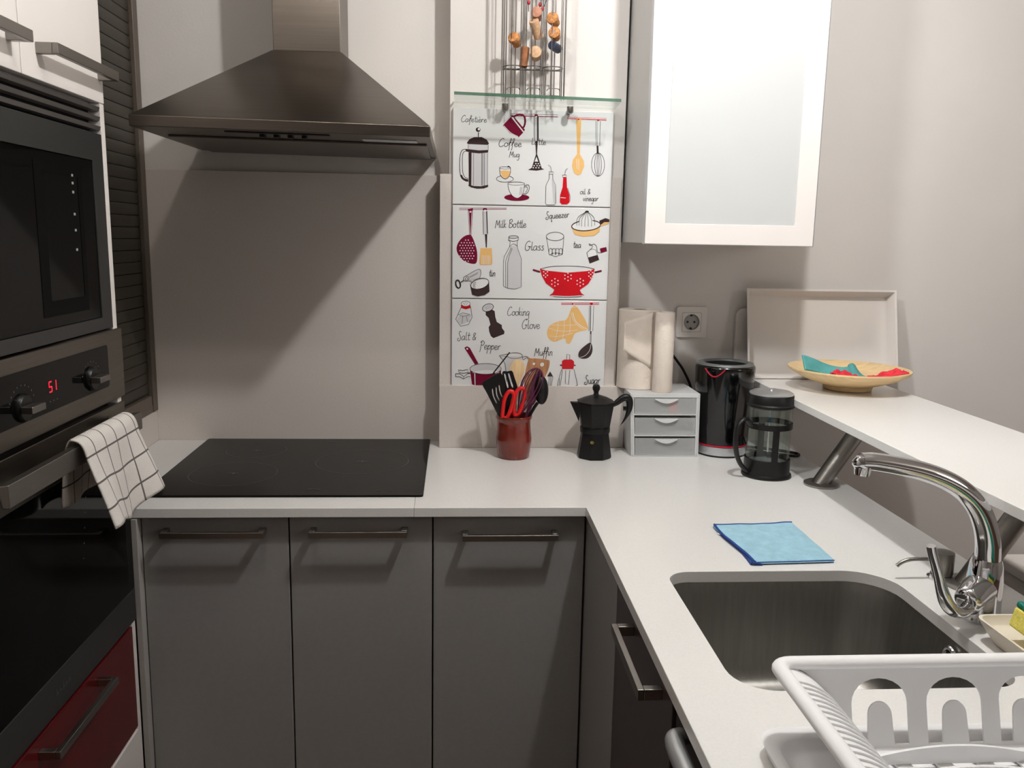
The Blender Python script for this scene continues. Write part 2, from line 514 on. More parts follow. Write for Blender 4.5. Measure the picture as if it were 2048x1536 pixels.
# ------------------------------------------------------------------ hob
t = thing('induction_hob', 'black glass induction hob let into the white worktop', 'hob', (-0.365, 2.0, 0.9))
b = MB(); b.prism(rr(-0.659, 1.757, -0.067, 2.268, 0.006, 3), XY, 0.9003, 0.905, 'hobglass')
for (x, y, w, h) in ((-0.315, 1.795, 0.012, 0.0015), (-0.295, 1.795, 0.012, 0.0015), (-0.305, 1.803, 0.03, 0.001), (-0.165, 1.79, 0.008, 0.0015), (-0.14, 1.79, 0.008, 0.0015), (-0.33, 2.235, 0.022, 0.0022)):
    b.f([b.v((x + sx * w / 2, y + sy * h, 0.9054)) for sx, sy in ((-1, -1), (1, -1), (1, 1), (-1, 1))], 'faintmarks')
b.build('glass_top', t, bevel=0.0012)
for (x, y, r) in ((-0.507, 1.925, 0.098), (-0.225, 2.032, 0.112), (-0.503, 2.14, 0.074)):
    b = MB()
    n = 72
    A = [b.v((x + (r - 0.0009) * math.cos(2 * PI * k / n), y + (r - 0.0009) * math.sin(2 * PI * k / n), 0.9053)) for k in range(n)]
    B = [b.v((x + r * math.cos(2 * PI * k / n), y + r * math.sin(2 * PI * k / n), 0.9053)) for k in range(n)]
    for k in range(n):
        b.f([A[k], B[k], B[(k + 1) % n], A[(k + 1) % n]], 'ring')
    for (dx, dy) in ((0.012, 0.0012), (0.0012, 0.007)):
        b.f([b.v((x + sx * dx, y + sy * dy, 0.9054)) for sx, sy in ((-1, -1), (1, -1), (1, 1), (-1, 1))], 'ring')
    b.build('cooking_zone_ring', t)
# ------------------------------------------------------------------ extractor hood
t = thing('extractor_hood', 'pyramid stainless steel chimney hood above the black hob', 'hood', (-0.353, 2.03, 1.65))
tilt = lambda x, z: z - (x + 0.055) * 0.012
def HP(x, y, z):
    return (x, y, tilt(x, z))
x0, x1, yf, yb = -0.648, -0.054, 1.79, WB - 0.002
b = MB()
# rim ring and pyramid (hollow underside)
zb, zr = 1.6475, 1.669
cx0, cx1, cyf, zt = -0.434, -0.272, 2.125, 1.872
R0 = [HP(x0, yf, zb), HP(x1, yf, zb), HP(x1, yb, zb), HP(x0, yb, zb)]
R1 = [HP(x0, yf, zr), HP(x1, yf, zr), HP(x1, yb, zr), HP(x0, yb, zr)]
R2 = [(cx0, cyf, zt), (cx1, cyf, zt), (cx1, yb, zt), (cx0, yb, zt)]
L = [[b.v(p) for p in R] for R in (R0, R1, R2)]
for A, B in zip(L[:-1], L[1:]):
    for k in range(4):
        b.f([A[k], A[(k + 1) % 4], B[(k + 1) % 4], B[k]], 'steel')
b.f(L[2], 'steel')
b.f(list(reversed(L[0])), 'ovensteel')
b.build('canopy', t, bevel=0.0015)
b = MB()
def under(xa, ya, xb, yb_, z0, z1, m):
    b.hexa([HP(xa, ya, z0), HP(xb, ya, z0), HP(xb, yb_, z0), HP(xa, yb_, z0), HP(xa, ya, z1), HP(xb, ya, z1), HP(xb, yb_, z1), HP(xa, yb_, z1)], m)
under(x0 + 0.03, 1.93, x1 - 0.012, yb - 0.01, 1.643, 1.6472, 'ovensteel')
b.build('filter_panel', t, bevel=0.001)
b = MB(); under(-0.47, 1.815, -0.26, 1.835, 1.6455, 1.6473, 'blackplastic'); b.build('switch_strip', t)
for k in range(4):
    b = MB(); xx = -0.405 + 0.0285 * k; under(xx, 1.838, xx + 0.0095, 1.86, 1.6405, 1.6473, 'blackplastic'); b.build('switch_button', t)
b = MB(); under(-0.2, 1.865, -0.085, 1.91, 1.646, 1.6473, 'frost'); b.build('light_cover', t, bevel=0.0005)
b = MB(); b.box((cx0 + 0.003, cyf + 0.002, zt + 0.0002), (cx1 - 0.003, yb, 2.478), 'steel'); b.build('chimney', t, bevel=0.0012)

# ------------------------------------------------------------------ tall oven tower (front plane x = -0.65)
XF = -0.65
YA, YB2 = 1.08, 1.679
t = thing('oven_tower', 'tall white housing around the ovens at the left edge', 'cabinet', (-0.95, 1.38, 0))
b = MB()
b.box((-1.25, YB2 - 0.018, 0.0), (XF - 0.0012, YB2, 1.678), 'white')
b.box((-1.25, YB2 - 0.018, 1.6781), (XF - 0.021, YB2, 2.478), 'white')
b.box((-1.25, YA, 0.0), (XF - 0.021, YA + 0.018, 2.478), 'white')
b.box((-1.25, YA + 0.018, 0.0), (-1.235, YB2 - 0.018, 2.478), 'white')
b.box((-1.235, YA + 0.018, 1.6775), (XF - 0.022, YB2 - 0.018, 1.69), 'white')
b.box((-1.235, YA + 0.018, 0.4), (XF - 0.022, YB2 - 0.018, 0.415), 'white')
b.build('housing', t, bevel=0.0008)
for (a, c, hy) in ((YA + 0.001, 1.376, (1.10, 1.348)), (1.3785, YB2, (1.425, 1.668))):
    b = MB(); b.box((XF - 0.02, a, 1.6785), (XF, c, 2.35), 'white'); d = b.build('door', t, bevel=0.0015)
    bar_handle(d, (XF, hy[0], 1.726), (XF, hy[1], 1.726), (1, 0, 0), w=0.017, d=0.009)
b = MB()
for k in range(3):
    z = 1.6275 + 0.017 * k
    b.hexa([(XF - 0.014, YA + 0.003, z), (XF - 0.014, YB2 - 0.019, z), (XF - 0.003, YB2 - 0.019, z + 0.002), (XF - 0.003, YA + 0.003, z + 0.002),
            (XF - 0.014, YA + 0.003, z + 0.0115), (XF - 0.014, YB2 - 0.019, z + 0.0115), (XF - 0.001, YB2 - 0.019, z + 0.009), (XF - 0.001, YA + 0.003, z + 0.009)], 'grille')
b.box((XF - 0.03, YA + 0.003, 1.624), (XF - 0.022, YB2 - 0.02, 1.677), 'darkhole')
b.build('vent_grille', t, label='grey slatted vent grille')
b = MB(); b.box((XF - 0.02, YA + 0.002, 0.44), (XF, YB2 - 0.0185, 0.66), 'red'); d = b.build('drawer', t, bevel=0.0015, label='dark red drawer front')
bar_handle(d, (XF, 1.262, 0.633), (XF, 1.497, 0.633), (1, 0, 0), w=0.014, d=0.009)
b = MB(); b.box((XF - 0.02, YA + 0.002, 0.1), (XF, YB2 - 0.0185, 0.434), 'white'); b.build('lower_drawer', t, bevel=0.0015)

t = thing('microwave', 'built-in black glass microwave above the oven', 'microwave', (-0.95, 1.38, 1.28))
b = MB(); b.box((-1.15, YA + 0.02, 1.28), (XF - 0.012, YB2 - 0.02, 1.62), 'darkgrey'); b.build('body', t)
b = MB(); b.holed([(YA + 0.003, 1.268), (YB2 - 0.0185, 1.268), (YB2 - 0.0185, 1.6225), (YA + 0.003, 1.6225)], [[(YA + 0.05, 1.291), (1.615, 1.291), (1.615, 1.573), (YA + 0.05, 1.573)]], YZ, XF - 0.011, XF - 0.001, 'darkgrey')
b.build('trim_frame', t, bevel=0.001)
b = MB(); b.box((XF - 0.011, YA + 0.051, 1.292), (XF - 0.003, 1.614, 1.572), 'blackglass')
for z in (1.541, 1.528, 1.513, 1.476, 1.449, 1.416):
    b.box((XF - 0.003, 1.5265, z - 0.0022), (XF - 0.0022, 1.5335, z + 0.0022), 'marks')  # column of small pale marks on the door glass
d = b.build('door', t, bevel=0.0004)
b = MB(); b.holed([(1.395, 1.31), (1.565, 1.31), (1.565, 1.556), (1.395, 1.556)], [[(1.425, 1.335), (1.55, 1.335), (1.55, 1.54), (1.425, 1.54)]], YZ, XF - 0.0031, XF - 0.0024, 'border'); b.build('dark_border', d)  # thin black rectangular border laid on the door glass
t = thing('oven', 'built-in electric oven with red display and two knobs', 'oven', (-0.95, 1.38, 0.66))
b = MB(); b.box((-1.2, YA + 0.02, 0.67), (XF - 0.02, YB2 - 0.02, 1.265), 'darkgrey'); b.build('body', t)
b = MB(); b.box((XF - 0.02, YA + 0.001, 1.132), (XF + 0.004, YB2 + 0.008, 1.265), 'ovensteel'); cp = b.build('control_panel', t, bevel=0.002)
b = MB(); b.prism(rr(YA + 0.06, 1.163, 1.612, 1.241, 0.006, 3), YZ, XF + 0.0041, XF + 0.005, 'blackglass')
for ky in (1.535, 1.29):
    for k in range(9):
        a = math.radians(20 + 140 * k / 8)
        y, z = ky + 0.038 * math.cos(a), 1.188 + 0.032 * math.sin(a)
        b.box((XF + 0.005, y - 0.0012, z - 0.0012), (XF + 0.0054, y + 0.0012, z + 0.0012), 'faintmarks')
for k in range(3):
    b.box((XF + 0.005, 1.375 + 0.012 * k, 1.178), (XF + 0.0054, 1.379 + 0.012 * k, 1.1795), 'faintmarks')
b.build('panel_glass', cp)
b = MB()
def seg7(y, z, s, segs):
    w, h = 0.007 * s, 0.0065 * s; tk = 0.0016 * s
    for k in segs:
        if k == 'a': q = (y, z + h, w, tk)
        if k == 'g': q = (y, z, w, tk)
        if k == 'd': q = (y, z - h, w, tk)
        if k == 'f': q = (y - w / 2, z + h / 2, tk, h)
        if k == 'b': q = (y + w / 2, z + h / 2, tk, h)
        if k == 'e': q = (y - w / 2, z - h / 2, tk, h)
        if k == 'c': q = (y + w / 2, z - h / 2, tk, h)
        b.box((XF + 0.005, q[0] - q[2] / 2, q[1] - q[3] / 2), (XF + 0.0056, q[0] + q[2] / 2, q[1] + q[3] / 2), 'display')
seg7(1.381, 1.202, 1.25, 'afgcd'); seg7(1.396, 1.202, 1.25, 'bc')
b.build('digital_display', cp, label='glowing red digits')
for (ky, kz) in ((1.535, 1.19), (1.29, 1.186)):
    b = MB()
    b.tube([(XF + 0.005, ky, kz), (XF + 0.009, ky, kz), (XF + 0.012, ky, kz)], [0.022, 0.0215, 0.019], 28, 'blackplastic'); kn = b.build('knob', cp)
    b = MB(); b.box((XF + 0.012, ky - 0.021, kz - 0.0055), (XF + 0.03, ky + 0.021, kz + 0.0055), 'nickel'); b.build('knob_grip', kn, bevel=0.0015)
b = MB()
b.box((XF - 0.02, YA + 0.001, 1.04), (XF + 0.002, YB2 + 0.006, 1.122), 'ovensteel')
d = b.build('door', t, bevel=0.0015)
b = MB(); b.box((XF - 0.02, YA + 0.001, 0.668), (XF + 0.002, YB2 + 0.002, 0.735), 'darkgrey'); b.build('door_sill', d, bevel=0.0015)
b = MB(); b.box((XF - 0.02, YA + 0.002, 0.7355), (XF + 0.001, YB2 + 0.002, 1.0395), 'blackglass')
for k in range(5):
    b.box((XF + 0.001, 1.4865 - 0.006 * k, 0.985 - 0.026 * k), (XF + 0.0014, 1.489 - 0.006 * k, 0.9865 - 0.026 * k), 'marks')
b.build('door_glass', d)
b = MB()
for i, (y, h) in enumerate(((1.33, 0.012), (1.342, 0.008), (1.353, 0.014), (1.364, 0.008), (1.375, 0.011))):
    b.box((XF + 0.002, y, 0.70 - 0.004), (XF + 0.0026, y + 0.0018, 0.696 + h), 'faintmarks')
    b.box((XF + 0.002, y + 0.0018, 0.6985), (XF + 0.0026, y + 0.007, 0.7003), 'faintmarks')
b.build('faint_lettering', d)
b = MB()
b.hexa([(XF + 0.046, 1.135, 1.079), (XF + 0.046, 1.625, 1.079), (XF + 0.056, 1.625, 1.079), (XF + 0.056, 1.135, 1.079),
        (XF + 0.04, 1.135, 1.11), (XF + 0.04, 1.625, 1.11), (XF + 0.056, 1.625, 1.112), (XF + 0.056, 1.135, 1.112)], 'nickel')
for y in (1.15, 1.60):
    b.box((XF + 0.002, y, 1.088), (XF + 0.044, y + 0.014, 1.106), 'nickel')
b.build('handle', d, bevel=0.0015)

# checked tea towel over the handle
b = MB()
W0, W1 = 1.345, 1.565
prof = [(-0.632, 1.005), (-0.629, 1.04), (-0.624, 1.08), (-0.619, 1.106), (-0.612, 1.1175), (-0.602, 1.121), (-0.592, 1.1175), (-0.5855, 1.108), (-0.581, 1.09), (-0.575, 1.06), (-0.57, 1.04), (-0.566, 1.02), (-0.562, 1.0), (-0.558, 0.978)]
prof = cr(prof, 4)
ln = [0]
for p, q in zip(prof[:-1], prof[1:]):
    ln.append(ln[-1] + (q - p).length)
def towel(u, v):
    i = v * (len(prof) - 1); k = min(int(i), len(prof) - 2); p = prof[k].lerp(prof[k + 1], i - k)
    hang = max(0.0, (1.09 - p.y)) if v > 0.45 else 0.0
    y = W0 + (W1 - W0) * u + hang * (0.06 * u - 0.04 * (1 - u))
    fold = math.sin(u * 7.5 + 0.6) * 0.012 + math.sin(u * 15 + 1.1) * 0.004
    x = p.x + fold * min(1.0, hang * 9) + (0.008 if v > 0.5 else 0) * hang * 6
    z = p.y - hang * 0.10 * math.sin(u * PI) + (0.012 * math.sin(u * 9) * hang * 5)
    if v <= 0.35:
        bk = max(0.0, 1.09 - p.y)
        x = p.x + 0.006 * math.sin(u * 9) * min(1, bk * 12)
        x = max(x, XF + 0.004)
        y = W0 + 0.02 + (W1 - W0 - 0.02) * u
    return (x, y, z)
b.grid(towel, 40, 52, 'towel', uvfn=lambda u, v: (u * 0.24, ln[int(v * (len(prof) - 1) + 0.5)]))
o = b.build('tea_towel', org=(-0.59, 1.48, 1.11), smooth=70, solid=0.0025, soff=1.0)
tag(o, 'white tea towel with grey check lines hanging over the oven handle', 'towel')

# ------------------------------------------------------------------ roller shutter corner unit
XS = -0.79
t = thing('shutter_cabinet', 'dark roller shutter cabinet standing on the worktop beside the hood', 'cabinet', (-1.0, 1.98, 0.982))
b = MB()
b.box((-1.25, 1.69, 0.982), (XS - 0.02, 2.275, 1.0), 'shutterframe')
b.box((-1.25, 1.69, 1.0), (-1.235, 2.275, 2.35), 'shutterframe')
b.build('casing', t)
b = MB()
b.box((XS - 0.02, 2.236, 0.983), (XS + 0.004, 2.268, 2.35), 'shutterframe')
b.box((XS - 0.02, 1.69, 0.983), (XS + 0.002, 2.2355, 1.001), 'shutterframe')
b.build('frame', t, bevel=0.0012)
b = MB()
z = 1.003
pts = []
while z < 2.3:
    pts.append((XS - 0.0085, z)); pts.append((XS - 0.0062, z + 0.001)); pts.append((XS - 0.005, z + 0.005)); pts.append((XS - 0.005, z + 0.023)); pts.append((XS - 0.0062, z + 0.0275))
    z += 0.0285
A = [b.v((p[0], 1.692, p[1])) for p in pts]; B = [b.v((p[0], 2.235, p[1])) for p in pts]
for k in range(len(pts) - 1):
    b.f([A[k], A[k + 1], B[k + 1], B[k]], 'shutter')
b.build('slatted_shutter', t, smooth=25)
b = MB(); b.box((XS - 0.006, 1.72, 1.002), (XS + 0.006, 2.22, 1.03), 'shutterframe'); b.build('grip_rail', t, bevel=0.0015)

# ------------------------------------------------------------------ wall cabinet
t = thing('wall_cabinet', 'white framed wall cabinet with frosted glass door', 'cabinet', (0.628, 2.1, 1.442))
b = MB(); b.box((0.431, 1.972, 1.443), (0.823, WB - 0.001, 2.3), 'carc'); b.bm.verts.ensure_lookup_table(); b.build('carcass', t, bevel=0.001)
b = MB()
ow, oz0, oz1 = (0.43, 0.825), 1.442, 2.302
b.holed([(ow[0], oz0), (ow[1], oz0), (ow[1], oz1), (ow[0], oz1)], [[(ow[0] + 0.046, oz0 + 0.046), (ow[1] - 0.046, oz0 + 0.046), (ow[1] - 0.046, oz1 - 0.046), (ow[0] + 0.046, oz1 - 0.046)]], XZ, 1.95, 1.9715, 'white')
d = b.build('door_frame', t, bevel=0.001)
b = MB(); b.box((ow[0] + 0.0455, 1.9525, oz0 + 0.0455), (ow[1] - 0.0455, 1.957, oz1 - 0.0455), 'frost'); b.build('frosted_pane', d, label='frosted glass pane')
b = MB()
b.box((ow[0] - 0.0012, 1.9495, oz0 - 0.001), (ow[0] - 0.0001, 1.9715, oz1), 'silver')
b.box((ow[1] + 0.0001, 1.9495, oz0 - 0.001), (ow[1] + 0.0012, 1.9715, oz1), 'silver')
b.box((ow[0], 1.9495, oz0 - 0.0012), (ow[1], 1.9715, oz0 - 0.0001), 'silver')
b.build('edge_profile', d)

# ------------------------------------------------------------------ picture tiles
FONT = {
 'a': (1.12, [[(.85, .85), (.45, 1), (.08, .6), (.1, .12), (.45, .02), (.8, .45), (.86, .95), (.84, .2), (1.05, .02)]]),
 'o': (1.02, [[(.5, 1), (.12, .75), (.08, .25), (.45, 0), (.85, .3), (.8, .8), (.5, 1), (.78, .86), (1.02, .9)]]),
 'e': (.95, [[(.05, .42), (.7, .6), (.6, .95), (.28, .92), (.08, .45), (.3, .03), (.65, .06), (.95, .35)]]),
 'f': (.72, [[(.0, .3), (.45, 1.1), (.68, 1.8), (.5, 2.1), (.34, 1.6), (.3, .2), (.25, -.75), (.08, -.8)], [(.02, .92), (.8, 1.0)]]),
 't': (.75, [[(.38, 1.8), (.32, .3), (.5, 0), (.78, .18)], [(.0, 1.12), (.8, 1.2)]]),
 'i': (.52, [[(.15, 1), (.15, .2), (.32, 0), (.5, .15)], [(.2, 1.45), (.22, 1.6)]]),
 'r': (.8, [[(.1, 1), (.14, 0)], [(.15, .6), (.4, .98), (.72, .95)]]),
 'u': (1.0, [[(.05, 1), (.1, .3), (.35, 0), (.7, .3), (.76, 1), (.77, .2), (.98, 0)]]),
 'g': (.95, [[(.78, .9), (.38, 1), (.08, .6), (.15, .1), (.5, .1), (.78, .6), (.8, .9), (.78, -.6), (.5, -1), (.15, -.75)]]),
 'n': (.95, [[(.08, 1), (.1, 0)], [(.12, .6), (.4, 1), (.68, .85), (.7, .1), (.9, .02)]]),
 'l': (.5, [[(.12, 1.95), (.12, .3), (.28, 0), (.48, .2)]]),
 'k': (.8, [[(.1, 2), (.1, 0)], [(.65, 1), (.14, .48), (.7, 0)]]),
 'v': (.8, [[(.02, 1), (.35, .02), (.75, 1)]]),
 's': (.78, [[(.62, .92), (.3, 1), (.15, .72), (.55, .4), (.5, .05), (.05, .08)]]),
 'z': (.85, [[(.08, .95), (.7, .95)], [(.7, .95), (.1, .05)], [(.1, .05), (.78, .08)]]),
 'q': (1.0, [[(.78, .9), (.38, 1), (.08, .6), (.15, .1), (.5, .1), (.78, .6), (.8, .92), (.74, -.95), (.95, -.6)]]),
 'p': (.95, [[(.12, 1), (.05, -1)], [(.12, .6), (.45, 1), (.8, .7), (.6, .1), (.12, .2)]]),
 'C': (1.4, [[(1.25, 1.75), (1.0, 2.1), (.45, 1.7), (.1, .8), (.3, .1), (.8, 0), (1.3, .35)]]),
 'M': (1.5, [[(0, -.2), (.22, 1.5), (.3, 1.85)], [(.3, 1.85), (.7, .6), (1.15, 1.85)], [(1.15, 1.85), (1.22, .2), (1.4, 0)]]),
 'L': (1.0, [[(.25, 2), (.2, .9), (.15, .1)], [(.15, .1), (.9, .12)]]),
 'B': (1.25, [[(.15, 2), (.1, 0)], [(.0, 1.8), (.6, 2.1), (.95, 1.6), (.3, 1.1), (1.0, .8), (.9, .1), (.1, 0)]]),
 'S': (1.15, [[(.95, 1.95), (.5, 2.1), (.35, 1.5), (.7, 1.0), (.9, .4), (.6, -.2), (.1, -.1), (.1, .35), (.45, .45)]]),
 'G': (1.55, [[(1.2, 1.8), (.9, 2.1), (.3, 1.6), (.1, .7), (.4, 0), (1.0, .1), (1.2, .8), (.8, .82), (1.5, .8)]]),
 'P': (1.15, [[(.3, 1.9), (.15, -.7)], [(-.1, 1.5), (.5, 2.0), (1.05, 1.5), (.7, .9), (.25, 1.0)]]),
 '&': (1.1, [[(.95, .0), (.25, 1.2), (.5, 1.75), (.75, 1.4), (.1, .5), (.3, 0), (.75, .3), (.95, .75)]]),
 ' ': (.7, []),
}

class Draw:
    def __init__(self, mb, fn):
        self.mb = mb; self.fn = fn; self.k = 0
    def lay(self):
        self.k += 1
        return 0.00005 + self.k * 0.000008
    def F(self, col, pts, sm=False):
        P = cr(pts, 5, True) if sm else pts
        w = self.lay()
        out = []
        for p in P:
            q = (p[0], p[1])
            if not out or (abs(q[0] - out[-1][0]) + abs(q[1] - out[-1][1])) > 0.5:
                out.append(q)
        self.mb.f([self.mb.v(self.fn(p[0], p[1], w)) for p in out], col)
    def L(self, pts, wd=6, col='ink', closed=False, sm=False):
        P = [Vector((p[0], p[1])) for p in (cr(pts, 5, closed) if sm else pts)]
        Q = [P[0]]
        for p in P[1:]:
            if (p - Q[-1]).length > 0.3:
                Q.append(p)
        if closed and (Q[0] - Q[-1]).length < 0.3:
            Q.pop()
        P = Q
        n = len(P)
        if n < 2:
            return
        w = self.lay()
        A, B = [], []
        for i in range(n):
            if closed:
                d = P[(i + 1) % n] - P[i - 1]
            else:
                d = P[min(i + 1, n - 1)] - P[max(i - 1, 0)]
            if d.length < 1e-6:
                d = Vector((1, 0))
            d.normalize()
            nn = Vector((-d.y, d.x)) * (wd / 2)
            A.append(self.mb.v(self.fn(P[i].x + nn.x, P[i].y + nn.y, w)))
            B.append(self.mb.v(self.fn(P[i].x - nn.x, P[i].y - nn.y, w)))
        for i in range(n if closed else n - 1):
            j = (i + 1) % n
            self.mb.f([A[i], A[j], B[j], B[i]], col)
    def E(self, cx, cy, rx, ry, rot=0, a0=0, a1=360, n=28):
        r = math.radians(rot)
        out = []
        full = abs(a1 - a0) >= 360
        for k in range(n if full else n + 1):
            a = math.radians(a0 + (a1 - a0) * k / n)
            x, y = rx * math.cos(a), ry * math.sin(a)
            out.append((cx + x * math.cos(r) - y * math.sin(r), cy + x * math.sin(r) + y * math.cos(r)))
        return out
    def T(self, text, x, y, size, adv=1.0, dy=0.0, wd=6, slant=0.12, rot=0):
        cx = 0.0
        r = math.radians(rot)
        for ch in text:
            acc = ch == 'è'
            a, st = FONT['e' if acc else ch]
            st = list(st)
            if acc:
                st = st + [[(.2, 1.75), (.45, 1.4)]]
            for s in st:
                P = []
                for (px, py) in s:
                    ux = (cx + px + slant * py) * size * adv; uy = -py * size + dy * cx
                    P.append((x + ux * math.cos(r) - uy * math.sin(r), y + ux * math.sin(r) + uy * math.cos(r)))
                self.L(P, wd, 'ink', sm=len(P) > 2)
            cx += a

def art_top(D):
    F, L, E, T = D.F, D.L, D.E, D.T
    T('Cafetière', 185, 180, 38, .98, wd=6)
    # french press
    F('pgrey', [(275, 440), (505, 440), (500, 940), (290, 940)])
    F('brown', [(255, 430), (285, 385), (340, 358), (430, 355), (490, 385), (518, 430), (500, 448), (270, 442)])
    L([(390, 355), (392, 300)], 10); F('brown', E(388, 268, 28, 27)); F('pwhite', E(397, 262, 14, 14))
    L([(272, 445), (272, 500)], 5); L([(508, 445), (506, 520)], 5)
    F('brown', [(240, 500), (300, 505), (400, 515), (508, 508), (506, 540), (400, 552), (312, 545), (245, 530)])
    F('brown', [(276, 540), (312, 540), (310, 950), (280, 945)])
    F('brown', [(278, 930), (340, 945), (420, 948), (508, 930), (508, 955), (460, 975), (380, 980), (310, 965), (276, 945)])
    for x in (335, 432, 442, 462, 500): L([(x, 548), (x, 940)], 5)
    L([(250, 505), (205, 515), (180, 570), (172, 680), (178, 790), (200, 850), (240, 885), (278, 890)], 8, 'brown', sm=True)
    L([(245, 525), (215, 545), (205, 600), (205, 700), (212, 790), (235, 840), (275, 858)], 7, 'brown', sm=True)
    L([(188, 815), (215, 860), (275, 880)], 24, 'brown', sm=True)
    # mug on rail
    F('pwhite', [(765, 70), (1330, 66), (1330, 96), (765, 92)])
    L([(765, 70), (1330, 68)], 5, 'maroon'); L([(765, 92), (1330, 92)], 9, 'maroon')
    F('maroon', [(795, 85), (940, 255), (925, 285), (865, 350), (760, 300), (680, 215), (700, 185)])
    L([(785, 110), (925, 285)], 14, 'pwhite'); L([(690, 215), (770, 295), (860, 342)], 8, 'pwhite', sm=True)
    L([(810, 100), (870, 75), (925, 90), (942, 150), (930, 215), (905, 240)], 22, 'maroon', sm=True)
    L([(800, 110), (850, 195)], 6, 'pwhite')
    T('Coffee', 625, 465, 48, 1.0, wd=7); T('Mug', 755, 590, 38, .92, wd=6); T('Latte', 1015, 435, 42, .9, wd=6)
    # masher
    F('pgrey', [(1048, 95), (1098, 95), (1100, 385), (1050, 390)]); F('brown', [(1082, 95), (1098, 95), (1100, 385), (1084, 388)])
    L([(1048, 95), (1050, 390), (1100, 388), (1098, 95)], 6); F('maroon', E(1073, 85, 22, 16)); F('pwhite', E(1073, 95, 12, 9))
    F('brown', [(1062, 390), (1092, 390), (1084, 560), (1072, 560)])
    F('brown', [(1070, 555), (1088, 555), (1140, 720), (1170, 732), (1080, 750), (978, 742), (1022, 716)])
    F('pwhite', [(1078, 580), (1098, 640), (1055, 640)])
    for (x, y) in ((1070, 665), (1100, 665), (1050, 690), (1085, 690), (1115, 690), (1040, 715), (1072, 715), (1105, 715)): F('pwhite', E(x, y, 9, 7, n=10))
    # wooden spoon and whisk rail
    F('pwhite', [(1440, 90), (1910, 95), (1910, 122), (1440, 118)])
    L([(1440, 92), (1910, 96)], 5, 'pred'); L([(1440, 108), (1910, 114)], 10, 'pred')
    F('ochre', [(1548, 110), (1610, 112), (1592, 540), (1640, 620), (1645, 690), (1610, 780), (1568, 805), (1525, 775), (1500, 690), (1510, 610), (1560, 540)])
    F('pred', E(1577, 114, 11, 9)); L([(1555, 600), (1560, 720)], 5, 'pwhite'); L([(1580, 600), (1582, 740)], 5, 'pwhite')
    F('pwhite', [(1785, 130), (1835, 130), (1830, 430), (1788, 430)]); L([(1785, 130), (1788, 430), (1830, 430), (1835, 130)], 5, closed=True); F('pred', E(1812, 118, 14, 10))
    L([(1803, 130), (1803, 425)], 4); L([(1803, 430), (1806, 520)], 22, 'brown')
    for rx in (12, 40, 78): L(E(1810, 665, rx, 145), 5, closed=True)
    # espresso cup
    L(E(705, 855, 100, 40), 5, closed=True)
    F('pwhite', [(642, 715), (768, 715), (765, 790), (745, 830), (715, 855), (680, 840), (650, 800)]); L([(642, 720), (650, 800), (680, 842), (715, 855), (748, 830), (768, 780), (770, 715)], 6, sm=True); L(E(705, 722, 64, 14), 5, closed=True)
    F('ochre', [(648, 760), (705, 752), (768, 762), (755, 820), (715, 850), (680, 838)]); L([(735, 715), (748, 702), (765, 718)], 12, 'brown', sm=True)
    # cup on maroon saucer
    F('maroon', E(846, 1082, 148, 42))
    F('pwhite', [(740, 910), (935, 905), (925, 1000), (900, 1060), (860, 1090), (825, 1085), (780, 1050), (750, 980)])
    L([(740, 912), (752, 985), (785, 1052), (830, 1086), (870, 1086), (905, 1055), (925, 1000), (938, 908)], 5, sm=True)
    L(E(838, 912, 98, 20), 5, closed=True); L([(932, 940), (975, 925), (992, 945), (985, 1000), (955, 1035), (920, 1035)], 6, sm=True); L([(935, 955), (965, 950), (968, 990), (945, 1020)], 5, sm=True)
    for x in (890, 905): L([(x, 950), (x - 10, 1050)], 4)
    # oil and vinegar
    L([(1228, 790), (1228, 850), (1190, 930), (1185, 1150), (1200, 1172), (1290, 1172), (1308, 1150), (1305, 930), (1272, 850), (1270, 790)], 5)
    L([(1230, 790), (1225, 762), (1278, 762), (1272, 792)], 5, closed=True); L([(1252, 760), (1240, 700), (1215, 685)], 12, 'pgrey', sm=True); L([(1256, 760), (1245, 700), (1215, 678)], 4, sm=True)
    F('pgrey', [(1260, 850), (1275, 860), (1304, 930), (1304, 1150), (1285, 1150)])
    F('pred', [(1395, 830), (1435, 830), (1440, 950), (1470, 1050), (1470, 1140), (1440, 1165), (1380, 1165), (1355, 1140), (1358, 1050), (1388, 950)])
    L([(1388, 826), (1386, 800), (1432, 798), (1430, 826)], 5, closed=True); L([(1412, 795), (1420, 740), (1448, 715)], 10, 'pgrey', sm=True); L([(1414, 795), (1424, 745), (1448, 720)], 4, sm=True)
    L([(1365, 1080), (1425, 1085)], 8, 'pwhite'); L([(1450, 960), (1478, 1060), (1476, 1130)], 4)
    T('oil &', 1595, 1035, 36, .9, wd=5); T('vinegar', 1630, 1120, 36, .85, wd=5)

